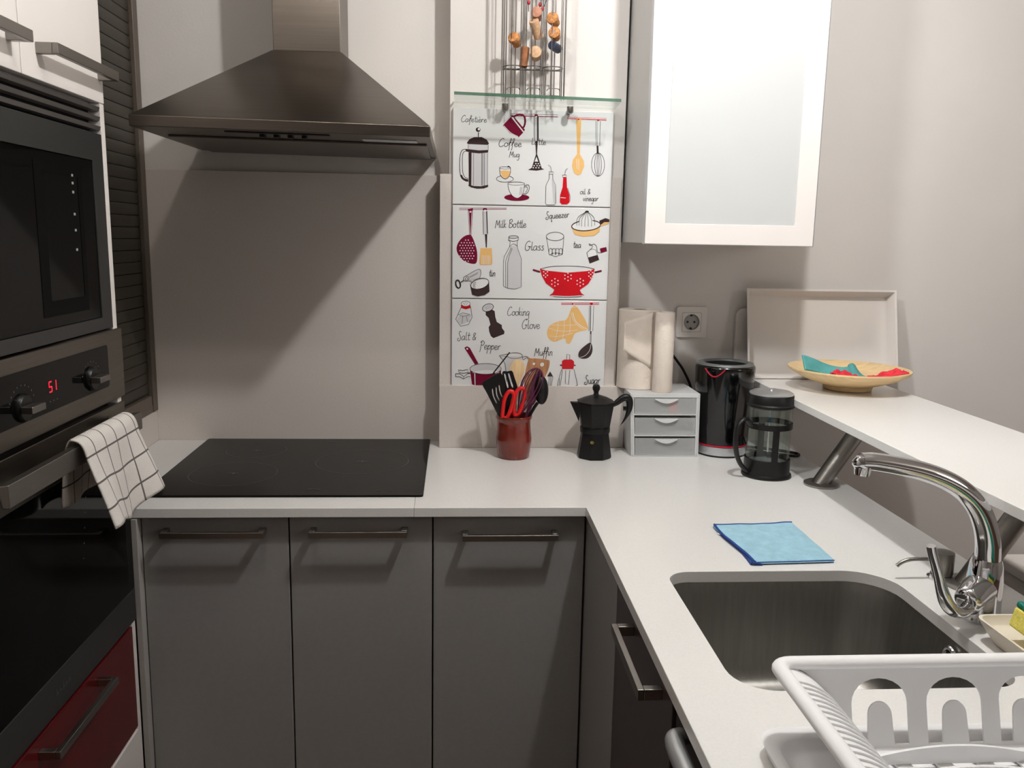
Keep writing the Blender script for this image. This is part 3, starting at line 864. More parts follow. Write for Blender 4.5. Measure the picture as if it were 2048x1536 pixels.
def art_mid(D):
    F, L, E, T = D.F, D.L, D.E, D.T
    L([(168, 60), (724, 60)], 6, 'maroon'); L([(168, 77), (724, 72)], 6, 'maroon')
    F('maroon', [(270, 70), (330, 62), (312, 380), (288, 380)]); L([(280, 90), (294, 370)], 5, 'pwhite'); L([(318, 90), (306, 370)], 5, 'pwhite'); F('pwhite', E(300, 102, 9, 11))
    F('maroon', [(270, 370), (318, 385), (370, 520), (383, 620), (370, 700), (310, 708), (220, 670), (160, 600), (140, 530), (160, 460), (210, 400)], sm=True)
    random.seed(5)
    for r in range(10):
        for c in range(8):
            x, y = 165 + c * 32 + (r % 2) * 16, 400 + r * 31
            if (x - 262) ** 2 / 95 ** 2 + (y - 560) ** 2 / 135 ** 2 < 1.0: F('pwhite', E(x, y, 7, 7, n=8))
    F('pgrey', [(448, 95), (492, 95), (505, 350), (455, 352)]); F('brown', [(484, 100), (494, 95), (506, 350), (494, 355)]); L([(446, 95), (454, 365), (503, 362), (494, 92)], 6)
    F('maroon', E(470, 75, 26, 17)); F('pwhite', E(472, 88, 15, 10)); F('brown', [(470, 360), (498, 360), (494, 518), (482, 518)])
    F('ochre', [(420, 525), (552, 525), (560, 700), (550, 722), (415, 722), (405, 700)])
    for x in (440, 460, 478, 496, 514, 532): L([(x, 610), (x - 4, 715)], 5, 'pwhite')
    T('Milk Bottle', 590, 285, 46, .86, wd=6)
    F('pgrey', [(760, 500), (850, 500), (862, 550), (898, 650), (898, 990), (850, 1008), (740, 1000), (738, 680), (770, 550)])
    L([(752, 400), (748, 435), (768, 450), (760, 510), (700, 620), (690, 680), (690, 975), (740, 1000), (820, 1010), (898, 985), (900, 650), (852, 520), (850, 450), (866, 420), (862, 395)], 5)
    L(E(806, 395, 56, 15), 6, closed=True); L([(750, 430), (806, 446), (864, 428)], 5, sm=True); L([(762, 505), (806, 475), (850, 500)], 4, sm=True)
    L([(780, 520), (735, 620), (715, 680), (715, 990)], 5); L([(792, 530), (755, 620), (738, 700), (738, 1000)], 5)
    T('Glass', 935, 550, 52, .95, wd=6)
    L(E(1297, 388, 104, 50), 5, closed=True); L([(1195, 395), (1228, 600), (1300, 625), (1385, 600), (1400, 390)], 5)
    for x in (1245, 1285, 1325, 1365): L([(x - 18, 600), (x - 20, 545), (x, 528), (x + 18, 545), (x + 14, 605)], 5, sm=True)
    L([(1235, 600), (1300, 580), (1380, 595)], 4, sm=True)
    T('Squeezer', 1185, 185, 40, .92, wd=6, rot=-4)
    F('ochre', [(1495, 290), (1560, 320), (1680, 325), (1830, 270), (1825, 330), (1760, 380), (1620, 390), (1530, 365)])
    F('pwhite', E(1665, 262, 172, 58, -4)); L(E(1665, 262, 172, 60, -4), 12, 'brown', closed=True)
    F('brown', [(1822, 205), (1895, 175), (1942, 190), (1940, 225), (1880, 225), (1835, 255)]); F('ochre', [(1880, 222), (1938, 222), (1936, 240), (1850, 270), (1832, 262)])
    F('pwhite', [(1675, 92), (1770, 255), (1660, 280), (1550, 262)])
    for x in (1552, 1580, 1610, 1650, 1690, 1730, 1768): L([(1675, 95), (x + (1675 - x) * .12, 190 - abs(1660 - x) * .2), (x, 262 + (12 if 1580 < x < 1740 else 0))], 5, sm=True)
    F('brown', E(1675, 100, 22, 12))
    T('tea', 1510, 520, 40, .85, wd=6)
    F('pwhite', [(1680, 580), (1730, 535), (1780, 545), (1812, 640), (1700, 690)]); F('brown', [(1690, 635), (1800, 605), (1818, 660), (1708, 705)])
    L([(1672, 580), (1720, 535), (1778, 545), (1818, 660), (1708, 703)], 5, closed=True)
    L([(1720, 545), (1740, 500), (1700, 475), (1712, 495), (1760, 478), (1790, 510), (1800, 570), (1845, 580)], 5, sm=True)
    F('maroon', [(1828, 530), (1905, 512), (1914, 560), (1842, 582)])
    F('pred', [(1120, 770), (1200, 790), (1440, 815), (1680, 795), (1766, 772), (1745, 860), (1690, 950), (1590, 1020), (1610, 1060), (1642, 1080), (1440, 1095), (1235, 1080), (1270, 1055), (1290, 1015), (1190, 940), (1140, 850)])
    L([(1120, 770), (1250, 742), (1440, 736), (1640, 745), (1766, 772)], 5, sm=True); L([(1235, 1080), (1300, 1100), (1440, 1106), (1590, 1100), (1642, 1080)], 5, sm=True); L([(1240, 1090), (1440, 1098), (1638, 1088)], 8, 'pwhite', sm=True)
    L([(1035, 780), (1120, 805)], 20, 'maroon'); L([(1850, 792), (1765, 812)], 20, 'maroon')
    for (x, y) in ((1185, 825), (1295, 930), (1450, 865), (1595, 930), (1720, 835)):
        s = .6 if x in (1185, 1720) else 1.0
        F('pwhite', E(x, y, 8, 8, n=8))
        for k in range(6): F('pwhite', E(x + 42 * s * math.sin(k * PI / 3), y + 42 * math.cos(k * PI / 3), 8, 8, n=8))
    T('tin', 520, 855, 42, .82, wd=6)
    L(E(160, 950, 26, 48, -12), 14, 'ink', closed=True); L([(190, 930), (225, 905)], 10)
    F('pgrey', [(225, 865), (395, 775), (425, 800), (415, 870), (280, 915)]); L([(225, 868), (390, 776), (425, 805), (412, 880)], 5, sm=True); F('pwhite', E(255, 885, 34, 30)); L(E(255, 885, 32, 28), 6, closed=True); L(E(258, 888, 16, 14), 7, closed=True)
    L([(290, 865), (390, 812), (380, 830), (300, 870)], 4)
    F('brown', [(305, 970), (520, 920), (527, 1040), (470, 1080), (390, 1095), (325, 1075)]); F('pwhite', E(412, 950, 105, 52, -18)); L(E(412, 945, 108, 60, -16), 7, closed=True)
    L([(290, 910), (325, 930)], 5)
    for r in (12, 24, 36): L(E(362, 965, r * .8, r, 0, 90, 290), 4)

def art_low(D):
    F, L, E, T = D.F, D.L, D.E, D.T
    F('pgrey', [(150, 260), (200, 205), (290, 210), (300, 290), (190, 335), (140, 290)]); L([(160, 220), (215, 195), (300, 215), (300, 245)], 5); L([(175, 225), (215, 235), (290, 225)], 4); L([(215, 235), (205, 320)], 4); L([(255, 235), (270, 300)], 4)
    L([(196, 130), (132, 270), (190, 350), (280, 330), (322, 245), (304, 120)], 6)
    F('pred', [(192, 105), (302, 100), (302, 140), (248, 156), (196, 140)]); F('pwhite', E(248, 90, 52, 30)); L(E(248, 90, 52, 30), 5, closed=True)
    for (x, y) in ((225, 85), (245, 78), (265, 82), (235, 98), (258, 98)): F('ink', E(x, y, 4, 4, n=8))
    F('brown', [(480, 185), (550, 155), (585, 175), (592, 240), (610, 300), (668, 335), (670, 370), (700, 410), (695, 440), (570, 488), (540, 465), (520, 410), (515, 360), (535, 330), (515, 255), (480, 220)])
    F('pgrey', E(506, 135, 66, 42, -18)); L(E(506, 135, 66, 42, -18), 7, closed=True)
    for (x, y) in ((480, 140), (500, 128), (522, 122), (490, 155), (515, 145), (538, 135)): L([(x, y), (x + 6, y - 12)], 4)
    T('Cooking', 728, 225, 48, .82, wd=6); T('Glove', 898, 378, 52, .86, wd=6)
    T('Salt &', 150, 510, 48, .86, wd=6); T('Pepper', 410, 615, 50, .84, wd=6, rot=3)
    L([(1363, 80), (1812, 78)], 6, 'pred'); L([(1363, 96), (1812, 94)], 7, 'pred')
    F('ochre', [(1490, 130), (1545, 120), (1610, 210), (1660, 300), (1678, 385), (1600, 405), (1530, 430), (1500, 490), (1470, 545), (1440, 552), (1420, 530), (1410, 490), (1330, 515), (1280, 528), (1225, 500), (1198, 440), (1210, 370), (1260, 320), (1340, 290), (1430, 265)], sm=True)
    L([(1500, 190), (1530, 280), (1590, 340), (1668, 380)], 7, 'pwhite', sm=True); L([(1480, 190), (1515, 290), (1580, 355), (1640, 390)], 4, 'pwhite', sm=True)
    for p in ([(1330, 300), (1320, 400), (1290, 520)], [(1400, 280), (1400, 380), (1380, 500)], [(1470, 240), (1470, 330), (1460, 440)], [(1220, 370), (1320, 400), (1450, 405), (1560, 390)], [(1225, 460), (1310, 470), (1420, 450), (1500, 430)], [(1250, 330), (1380, 340), (1540, 330)]): L(p, 4, 'pwhite', sm=True)
    L([(1500, 90), (1492, 130), (1545, 122), (1510, 90)], 6, 'pwhite'); F('pred', E(1498, 92, 10, 9)); F('pred', E(1720, 88, 18, 15))
    F('pwhite', [(1695, 110), (1745, 110), (1738, 405), (1692, 405)]); L([(1695, 110), (1692, 405), (1738, 405), (1747, 110)], 5, closed=True); L([(1712, 110), (1708, 400)], 9, 'ink'); L([(1714, 405), (1712, 540)], 16, 'brown'); L([(1714, 440), (1712, 540)], 6, 'pgrey')
    F('brown', [(1710, 540), (1735, 600), (1725, 670), (1680, 720), (1610, 728), (1568, 700), (1580, 640), (1640, 580)], sm=True); L([(1716, 555), (1700, 630), (1650, 690), (1590, 715)], 6, 'pgrey', sm=True)
    # saucepan, cookie cutter, jug
    F('maroon', [(232, 600), (262, 583), (295, 600), (395, 785), (355, 795)]); F('pwhite', E(265, 612, 12, 9, 30))
    F('maroon', [(298, 870), (660, 870), (640, 1045), (420, 1068), (320, 1030)]); F('pgrey', E(478, 848, 182, 62)); F('pwhite', [(325, 890), (400, 868), (520, 862), (640, 885), (560, 908), (430, 908)], sm=True); L(E(478, 848, 183, 63), 6, closed=True); L([(352, 900), (356, 1040)], 10, 'pwhite')
    L([(160, 860), (215, 868), (270, 855), (275, 890), (215, 900), (170, 890)], 6, closed=True); L([(130, 905), (180, 905), (225, 940), (270, 905), (300, 900)], 6); L([(130, 940), (180, 940), (220, 968), (275, 935), (300, 940)], 6); L([(130, 905), (130, 940)], 6); L([(225, 940), (222, 966)], 5); L([(270, 895), (300, 895)], 5)
    F('pgrey', [(640, 690), (740, 700), (900, 700), (900, 1000), (720, 1000), (700, 790)]); L(E(820, 692, 90, 34), 5, closed=True); L([(740, 672), (640, 690), (735, 705)], 6); L([(640, 690), (700, 780), (720, 900), (722, 1000)], 5, sm=True); L([(905, 700), (920, 740), (960, 715), (985, 750)], 5, sm=True); L([(905, 715), (950, 700), (990, 730), (995, 800)], 5, sm=True)
    T('Muffin', 1050, 690, 46, .86, wd=6)
    F('brown', [(1235, 880), (1268, 935), (1200, 935)]); L([(1205, 935), (1268, 935), (1248, 1052), (1200, 1052)], 5)
    for x in (1225, 1245): L([(x, 940), (x - 8, 1050)], 5)
    # sugar shaker
    F('pred', [(1375, 755), (1400, 738), (1490, 738), (1515, 760), (1518, 800), (1508, 850), (1375, 850), (1372, 800)]); L([(1350, 805), (1375, 805)], 16, 'maroon'); L([(1515, 805), (1536, 808)], 14, 'maroon')
    L([(1428, 735), (1432, 675), (1468, 685), (1466, 738)], 5); L([(1370, 852), (1325, 1010), (1330, 1050), (1430, 1068), (1545, 1050), (1552, 1010), (1515, 850)], 5, sm=True)
    L([(1345, 960), (1340, 1050)], 5); L([(1380, 860), (1360, 1000), (1355, 1052)], 5); L([(1418, 865), (1414, 1018), (1452, 1035), (1466, 865)], 5)
    T('Sugar', 1640, 1025, 48, .78, wd=6)

TX0, TX1 = -0.0105, 0.392
tiles = [(1.531, 1.765, ((93, 12), (2000, 12), (90, 1165), (1960, 1197)), art_top, 'top picture tile with coffee pot, mug and oil bottles, under glass shelf'),
         (1.2945, 1.5285, ((90, 22), (1955, 60), (88, 1115), (1915, 1140)), art_mid, 'middle picture tile with milk bottle and red colander'),
         (1.058, 1.292, ((88, 35), (1905, 55), (80, 1080), (1870, 1095)), art_low, 'bottom picture tile with oven glove and salt and pepper drawings')]
for (z0, z1, cn, art, lab) in tiles:
    t = thing('picture_tile', lab, 'tile', ((TX0 + TX1) / 2, 2.2, z0), 'printed kitchen picture tiles on the pillar')
    b = MB(); b.box((TX0, 2.196, z0), (TX1, 2.2029 if z1 < 1.6 else 2.2079, z1), 'tile'); b.build('glazed_body', t, bevel=0.0016)
    b = MB()
    (tl, tr, bl, br) = cn
    def fn(x, y, w):
        v = (y - tl[1]) / (bl[1] - tl[1])
        for _ in range(2):
            xl = tl[0] + (bl[0] - tl[0]) * v; xr = tr[0] + (br[0] - tr[0]) * v
            u = (x - xl) / (xr - xl)
            yt = tl[1] + (tr[1] - tl[1]) * u; yb_ = bl[1] + (br[1] - bl[1]) * u
            v = (y - yt) / (yb_ - yt)
        return (TX0 + (TX1 - TX0) * u, 2.196 - w, z1 - (z1 - z0) * v)
    D = Draw(b, fn)
    art(D)
    b.build('printed_drawings', t, smooth=0, recalc=False)

# ------------------------------------------------------------------ glass shelf on the pillar
t = thing('glass_shelf', 'clear glass shelf with green edge above the picture tiles', 'shelf', (0.19, 2.14, 1.772))
b = MB()
b.hexa([(-0.0075, 2.075, 1.7765), (0.387, 2.075, 1.7705), (0.395, 2.205, 1.7705), (-0.0075, 2.205, 1.7765), (-0.0075, 2.075, 1.7835), (0.387, 2.075, 1.7775), (0.395, 2.205, 1.7775), (-0.0075, 2.205, 1.7835)], 'shelfglass')
b.bm.faces.ensure_lookup_table()
for fc in b.bm.faces:
    if fc.calc_center_median().y < 2.0755 or fc.calc_center_median().x < -0.007:
        fc.material_index = b.mi('glassedge')
b.build('glass_plate', t, smooth=0)
for x in (0.117, 0.277):
    z = 1.776 - (x + 0.0075) * 0.0155 - 0.0075
    b = MB(); b.tube([(x, 2.207, z - 0.004), (x, 2.165, z - 0.004), (x, 2.16, z - 0.004), (x, 2.158, z - 0.004)], [0.006, 0.006, 0.0085, 0.0075], 20, 'nickel')
    b.lathe([(0, -0.0085), (0.0065, -0.0085), (0.008, -0.004), (0.008, 0.0065)], (x, 2.163, z - 0.001), 'nickel', 20)
    b.build('bracket_knob', t)

# cork rack (wire) on the shelf
zs = lambda x: 1.7835 - (x + 0.0075) * 0.0155
t = thing('wire_rack', 'tall chrome wire rack holding wine corks on the glass shelf', 'rack', (0.182, 2.135, zs(0.182)))
b = MB()
RT = 0.0013
cols = (0.133, 0.181, 0.229)
cyr = 2.137
for cxr in cols:
    for k in range(6):
        a = 2 * PI * (k + 0.25) / 6
        x, y = cxr + 0.0235 * math.cos(a), cyr + 0.0235 * math.sin(a)
        b.tube([(x, y, zs(x) + 0.0005), (x, y, 2.3)], RT, 6, 'wire')
    for zr_ in (1.787, 1.853, 2.06, 2.29):
        b.tube([(cxr + 0.0235 * math.cos(2 * PI * k / 28), cyr + 0.0235 * math.sin(2 * PI * k / 28), zr_) for k in range(28)], RT if zr_ > 1.8 else 0.0008, 6, 'wire', closed=True)
    b.tube(cr([(cxr - 0.016, cyr - 0.024, 1.797), (cxr - 0.012, cyr - 0.0265, 1.8015), (cxr, cyr - 0.027, 1.8025), (cxr + 0.012, cyr - 0.0265, 1.8015), (cxr + 0.016, cyr - 0.024, 1.797)], 4), 0.0011, 6, 'wire')
for zr_ in (1.852, 2.06, 2.29):
    b.tube([(cols[0] - 0.024, cyr + 0.025, zr_), (cols[2] + 0.024, cyr + 0.025, zr_)], RT, 6, 'wire')
for x in (cols[0] - 0.0275, cols[2] + 0.0275):
    b.tube([(x, cyr - 0.004, zs(x) + 0.0005), (x, cyr - 0.004, 2.31)], 0.0019, 8, 'wire')
b.build('wire_frame', t)

def cork(name, c, d, r, h, m, lab, champ=False, top=None):
    """cylinder axis along d, centred at c"""
    c = Vector(c); d = Vector(d).normalized()
    b = MB()
    if champ:
        b.tube([c - d * h / 2, c - d * (h * 0.1), c + d * (h * 0.12), c + d * (h * 0.3), c + d * (h * 0.46), c + d * (h / 2)], [r * 0.78, r * 0.8, r * 0.98, r * 1.05, r * 0.95, r * 0.72], 22, m)
    else:
        b.tube([c - d * h / 2, c - d * (h * 0.48), c + d * (h * 0.48), c + d * (h / 2)], [r * 0.93, r, r, r * 0.93], 22, m)
    if top:
        q = c + d * (h / 2 + 0.0002)
        u = d.cross(Vector((0, 0, 1))).normalized(); w = u.cross(d)
        if w.z < 0: w = -w
        if u.x < 0: u = -u
        for (du, dw, hu, hw) in ((0, 0.003, 0.004, 0.0008), (0, -0.001, 0.0009, 0.004)):
            b.f([b.v(q + u * (du + a * hu) + w * (dw + e * hw)) for a, e in ((-1, -1), (1, -1), (1, 1), (-1, 1))], 'brown')
    o = b.build(name, org=c)
    return tag(o, lab, 'cork', 'corks in the wire rack')
cork('cork', (0.136, 2.128, 1.9125), (-0.35, -0.8, 0.35), 0.0135, 0.032, 'cork', 'round-topped champagne cork on its own at left of the wire rack', True)
cork('cork', (0.1595, 2.135, 1.876), (0.12, 0.1, 1), 0.0098, 0.046, 'bead2', 'brown cork standing upright low in the wire rack')
cork('cork', (0.186, 2.13, 1.884), (-0.1, -0.95, 0.12), 0.0138, 0.03, 'corkpale', 'pale round cork lying end-on lowest in the middle column')
cork('cork', (0.186, 2.128, 1.9395), (-0.35, -0.55, 0.75), 0.0118, 0.044, 'corkpale', 'pale tilted cork in middle column, below the pinkish one')
cork('cork', (0.1865, 2.132, 1.9725), (-0.1, -0.9, 0.15), 0.0125, 0.036, 'corkpink', 'pinkish wine stained cork topmost of the middle column')
cork('cork', (0.2275, 2.13, 1.961), (-0.35, -0.9, 0.15), 0.0138, 0.036, 'cork', 'topmost speckled champagne cork in right column of rack', True)
cork('cork', (0.2315, 2.13, 1.929), (-0.25, -0.95, 0.12), 0.0138, 0.036, 'cork', 'speckled cork with letter T on its end, right column of rack', True, top=True)
cork('cork', (0.2325, 2.132, 1.901), (-0.55, -0.8, 0.1), 0.0105, 0.034, 'navy', 'dark navy stopper under the speckled corks in the rack')
for (x, z, lx, lab) in ((0.167, 1.998, 0.0, 'thin pick with red bead, leftmost of three above the corks'), (0.194, 1.9945, 0.004, 'thin pick with bright red bead, middle of three above the corks'), (0.2, 1.986, 0.012, 'thin pick with small dark red bead, rightmost of three')):
    t2 = thing('cocktail_pick', lab, 'pick', (x, 2.128, z), 'beaded picks in the wire rack')
    b = MB(); b.lathe([(0, -0.0055), (0.003, -0.004), (0.004, 0), (0.003, 0.004), (0, 0.0055)], (x, 2.128, z), 'bead', 16); b.build('bead', t2)
    b = MB(); b.tube([(x - lx * .5, 2.128, z - 0.02), (x + lx * 3, 2.128, z + 0.09)], 0.0008, 6, 'blackplastic'); b.build('stick', t2)

# ------------------------------------------------------------------ utensil crock and utensils
CX, CY, CZ = 0.1485, 2.1, 1.006
t = thing('utensil_crock', 'glazed terracotta crock full of utensils on the worktop', 'crock', (CX, CY, 0.9))
b = MB()
b.lathe([(0, 0.0), (0.038, 0.0), (0.0405, 0.003), (0.043, 0.02), (0.0452, 0.04), (0.0458, 0.05), (0.0435, 0.07), (0.0425, 0.09), (0.0432, 0.098), (0.0455, 0.101), (0.0462, 0.105), (0.0452, 0.1085), (0.043, 0.109), (0.041, 0.106), (0.0395, 0.095), (0.041, 0.06), (0.04, 0.02), (0.037, 0.008), (0, 0.007)], (CX, CY, 0.9), 'terracotta', 48)
b.build('pot', t)
def ut(mx, mz, dy=0.0):
    """millimetres right of / above the crock mouth -> world"""
    return (CX + mx * 0.001 + 0.0000165 * 0 + mz * 0.0000165, CY + dy * 0.001, CZ + mz * 0.001)
def flat_tool(name, lab, outline, holes, m, y0, lean=0.0, th=2.2, stem=None, stem_m=None, sm=True):
    t = thing(name, lab, 'utensil', ut(0, -60, y0), 'utensils standing in the crock')
    b = MB()
    ol = [(p[0], p[1]) for p in (cr(outline, 4, True) if sm else outline)]
    fnn = lambda u, v, w: ut(u, v, y0 + lean * v + w)
    b.holed(ol, holes, fnn, -th / 2, th / 2, m)
    b.build('blade', t, bevel=0.0004)
    if stem:
        b = MB(); P = [ut(p[0], p[1], y0 + lean * p[1]) for p in stem]
        b.tube(cr(P, 4), [0.0042] * ((len(P) - 1) * 4 + 1) if len(P) > 2 else 0.0042, 12, stem_m or m, oval=(0.7, 1.3))
        b.build('stem', t)
    return t
def slot(pts, w):
    P = [Vector(p) for p in cr(pts, 4)]
    A, B = [], []
    for i in range(len(P)):
        d = (P[min(i + 1, len(P) - 1)] - P[max(i - 1, 0)]).normalized()
        nn = Vector((-d.y, d.x)) * (w / 2 * (0.6 if i in (0, len(P) - 1) else 1))
        A.append(tuple(P[i] + nn)); B.append(tuple(P[i] - nn))
    return A + B[::-1]
flat_tool('fish_slice', 'wide black slotted fish slice leaning left in the crock', [(-84, 86), (-73, 96), (-60, 104), (-42, 112), (-37, 112), (-30, 96), (-27, 78), (-27, 40), (-30, 5), (-34, -4), (-42, 6), (-58, 36), (-72, 63)],
          [slot([(-58, 73), (-55, 55), (-46, 36)], 2.6), slot([(-49, 77), (-46, 56), (-37, 40)], 2.6), slot([(-42.5, 87), (-39, 67), (-33, 52)], 2.6)], 'softblack', -20, -0.02, stem=[(-33, 6), (-25, -30), (-12, -85)])
flat_tool('slotted_turner', 'narrow black slotted turner behind the fish slice', [(-33, 108), (-20, 112), (-8, 113), (-2, 98), (6, 75), (6, 64), (-6, 30), (-14, 5), (-20, -2), (-24, 10), (-26, 60)],
          [slot([(-27, 106), (-22, 88), (-17, 70)], 4.0), slot([(-17, 107), (-11, 88), (-5, 71)], 4.0)], 'softblack', 8, 0.02, stem=[(-16, 5), (-11, -30), (-5, -85)])
t = flat_tool('wooden_spoon', 'pale wooden spoon standing in the middle of the crock', [(-14, 118), (-9, 132), (1, 140), (12, 140), (21, 132), (24, 118), (19, 98), (11, 78), (7, 62), (5, 60), (0, 74), (-8, 95)], [], 'wood', 14, 0.03, th=5, stem=[(6, 66), (4, 20), (3, -20), (2, -90)])
flat_tool('wooden_spatula', 'brown wooden spatula with holes leaning right at back of crock', [(34, 141), (40, 143), (66, 142), (84, 139), (88, 135), (86, 118), (76, 92), (60, 60), (44, 25), (36, 25), (26, 60), (26, 100)],
          [[(69 + 5.2 * math.cos(2 * PI * k / 16), 127.5 + 5.2 * math.sin(2 * PI * k / 16)) for k in range(16)], [(48 + 3.4 * math.cos(2 * PI * k / 14), 129 + 3.4 * math.sin(2 * PI * k / 14)) for k in range(14)], [(39 + 4 * math.cos(2 * PI * k / 14), 107 + 4 * math.sin(2 * PI * k / 14)) for k in range(14)]], 'woodmid', 22, 0.05, th=4, stem=[(41, 30), (32, -10), (20, -90)])
# ladle
t = thing('ladle', 'black nylon ladle leaning right in the crock', 'utensil', ut(10, -60, 0), 'utensils standing in the crock')
b = MB()
def bowl(u, v):
    th = u * 2 * PI; r = v
    ol_x = 66 + 16.5 * math.cos(th) * r - 3.5 * math.sin(th) * r
    ol_z = 68 + 36 * math.sin(th) * r + 4 * math.cos(th) * r
    return ut(ol_x, ol_z, -8 + 0.0 - 13 * (1 - r * r))
b.grid(bowl, 28, 8, 'softblack'); bmesh.ops.remove_doubles(b.bm, verts=b.bm.verts[:], dist=2e-5)
b.build('bowl', t, smooth=80, solid=0.002)
b = MB(); b.tube(cr([ut(58, 36, -8), ut(48, 20, -8), ut(36, -8, -6), ut(12, -88, 0)], 5), 0.005, 12, 'softblack', oval=(0.8, 1.4)); b.build('stem', t)
# whisk
t = thing('whisk', 'purple silicone wire whisk leaning right in the crock', 'utensil', ut(8, -60, -20), 'utensils standing in the crock')
b = MB()
for k in range(6):
    a = PI * k / 6
    P = []
    for s in (-1, 1):
        pts = []
        for (d, wd) in ((0, 3), (22, 10), (48, 19), (78, 25), (102, 23), (120, 13), (126, 0)):
            ax = 10 + d * 0.36; az = 4 + d * 0.95
            pts.append(ut(ax + s * wd * math.cos(a) * 0.95, az - s * wd * math.cos(a) * 0.36, -14 + s * wd * math.sin(a) * 0.8))
        P = P + (pts if s < 0 else pts[::-1][1:])
    b.tube(cr(P, 4), 0.00115, 7, 'purple')
b.build('wire_loops', t)
b = MB(); b.tube([ut(11, 8, -14), ut(8, -4, -14), ut(4, -30, -12), ut(-2, -88, -8)], [0.0035, 0.0045, 0.006, 0.007], 14, 'nickel'); b.build('handle', t, label='metal handle')
t = thing('silicone_spatula', 'dark purple spatula head nested behind the whisk in the crock', 'utensil', ut(8, -60, -5), 'utensils standing in the crock')
b = MB(); b.prism([(p[0], p[1]) for p in cr([(44, 95), (52, 110), (60, 116), (65, 106), (66, 84), (58, 50), (48, 30), (40, 32), (38, 60)], 4, True)], lambda u, v, w: ut(u, v, -3 + w), -2.5, 2.5, 'purple'); b.build('head', t, bevel=0.001)
b = MB(); b.tube([ut(44, 36, -3), ut(30, -5, -3), ut(8, -88, -2)], 0.004, 12, 'purple'); b.build('stem', t)
# scissors
t = thing('kitchen_scissors', 'kitchen scissors with red loop handles in front of the crock bunch', 'scissors', ut(-12, -60, -26), 'utensils standing in the crock')
b = MB(); b.tube([ut(*p, -27) for p in cr([(-30, 2), (-30, 25), (-27, 50), (-18, 66), (-9, 67), (-4, 58), (-6, 42), (-10, 24), (-14, 12), (-20, 1)], 5, True)], 0.0052, 12, 'scissor', closed=True, oval=(1.0, 1.3)); b.build('handle_loop', t)
b = MB(); b.tube([ut(*p, -21) for p in cr([(-2, 8), (-3, 40), (3, 66), (14, 75), (22, 70), (22, 50), (16, 25), (8, 8)], 5, True)], 0.005, 12, 'scissor', closed=True, oval=(1.0, 1.3)); b.build('handle_loop', t)
b = MB(); b.hexa([ut(-24, 4, -27), ut(-17, 4, -27), ut(-17, 4, -25), ut(-24, 4, -25), ut(-12, -85, -20), ut(-10, -85, -20), ut(-10, -85, -18), ut(-12, -85, -18)], 'silver'); b.hexa([ut(0, 8, -23), ut(7, 8, -23), ut(7, 8, -21), ut(0, 8, -21), ut(-8, -85, -16), ut(-6, -85, -16), ut(-6, -85, -14), ut(-8, -85, -14)], 'silver'); b.build('blades', t)
b = MB(); b.tube([ut(-16, 161, 6), ut(-54, 110, 6), ut(-20, -20, 2)][:2], 0.0016, 10, 'blackplastic'); b.tube([ut(-54, 110, 6), ut(-58, 104, 6)], [0.0016, 0.001], 10, 'blackplastic')
b.tube([ut(-54, 110, 5.2), ut(-40, 60, 3), ut(-18, -80, 0)], 0.0016, 10, 'blackplastic')
o = b.build('thin_stirrer', org=ut(-20, -60, 4)); tag(o, 'thin black stick poking up highest at left of the crock', 'utensil', 'utensils standing in the crock')

# ------------------------------------------------------------------ moka pot
MX, MY = 0.3555, 2.098
t = thing('moka_pot', 'black octagonal stovetop coffee maker beside the utensil crock', 'coffee maker', (MX, MY, 0.9))
ph = PI / 8
b = MB(); b.lathe([(0, 0.0), (0.041, 0.0), (0.0445, 0.003), (0.045, 0.006), (0.037, 0.06), (0.0365, 0.066), (0, 0.066)], (MX, MY, 0.9), 'moka', 8, ph); b.build('boiler', t, smooth=20, bevel=0.0012)
b = MB(); b.lathe([(0, 0.066), (0.0375, 0.066), (0.038, 0.0685), (0.038, 0.078), (0.0375, 0.08), (0, 0.08)], (MX, MY, 0.9), 'moka', 32); b.build('collar', t)
b = MB(); b.lathe([(0, 0.08), (0.0375, 0.08), (0.0385, 0.083), (0.0465, 0.135), (0.0475, 0.143), (0.045, 0.143), (0.0, 0.141)], (MX, MY, 0.9), 'moka', 8, ph)
b.hexa([(MX - 0.043, MY - 0.012, 0.995), (MX - 0.040, MY - 0.014, 1.042), (MX - 0.040, MY + 0.014, 1.042), (MX - 0.043, MY + 0.012, 0.995), (MX - 0.044, MY - 0.002, 0.997), (MX - 0.066, MY - 0.004, 1.044), (MX - 0.066, MY + 0.004, 1.044), (MX - 0.044, MY + 0.002, 0.997)], 'moka')
b.build('upper_chamber', t, smooth=20, bevel=0.001)
b = MB(); b.lathe([(0, 0.1435), (0.0485, 0.1435), (0.0495, 0.146), (0.03, 0.155), (0.012, 0.161), (0, 0.162)], (MX, MY, 0.9), 'moka', 8, ph); lid = b.build('lid', t, smooth=20)
b = MB(); b.lathe([(0, 0.161), (0.008, 0.161), (0.006, 0.166), (0.0065, 0.170), (0.0095, 0.176), (0.0098, 0.182), (0.007, 0.188), (0, 0.19)], (MX, MY, 0.9), 'blackplastic', 8); b.build('knob', lid)
b = MB()
hp = [(MX + 0.044, MY, 1.036), (MX + 0.055, MY, 1.043), (MX + 0.068, MY, 1.053), (MX + 0.078, MY, 1.0555), (MX + 0.085, MY, 1.049), (MX + 0.087, MY, 1.034), (MX + 0.083, MY, 1.014), (MX + 0.073, MY, 0.994), (MX + 0.062, MY, 0.979)]
b.tube(cr(hp, 4), [0.0062 + 0.0035 * math.sin(PI * min(1, k / 26)) - (0.0065 * max(0, (k - 22) / 10)) for k in range(33)], 12, 'blackplastic', oval=(1.0, 0.9)); b.build('handle', t)
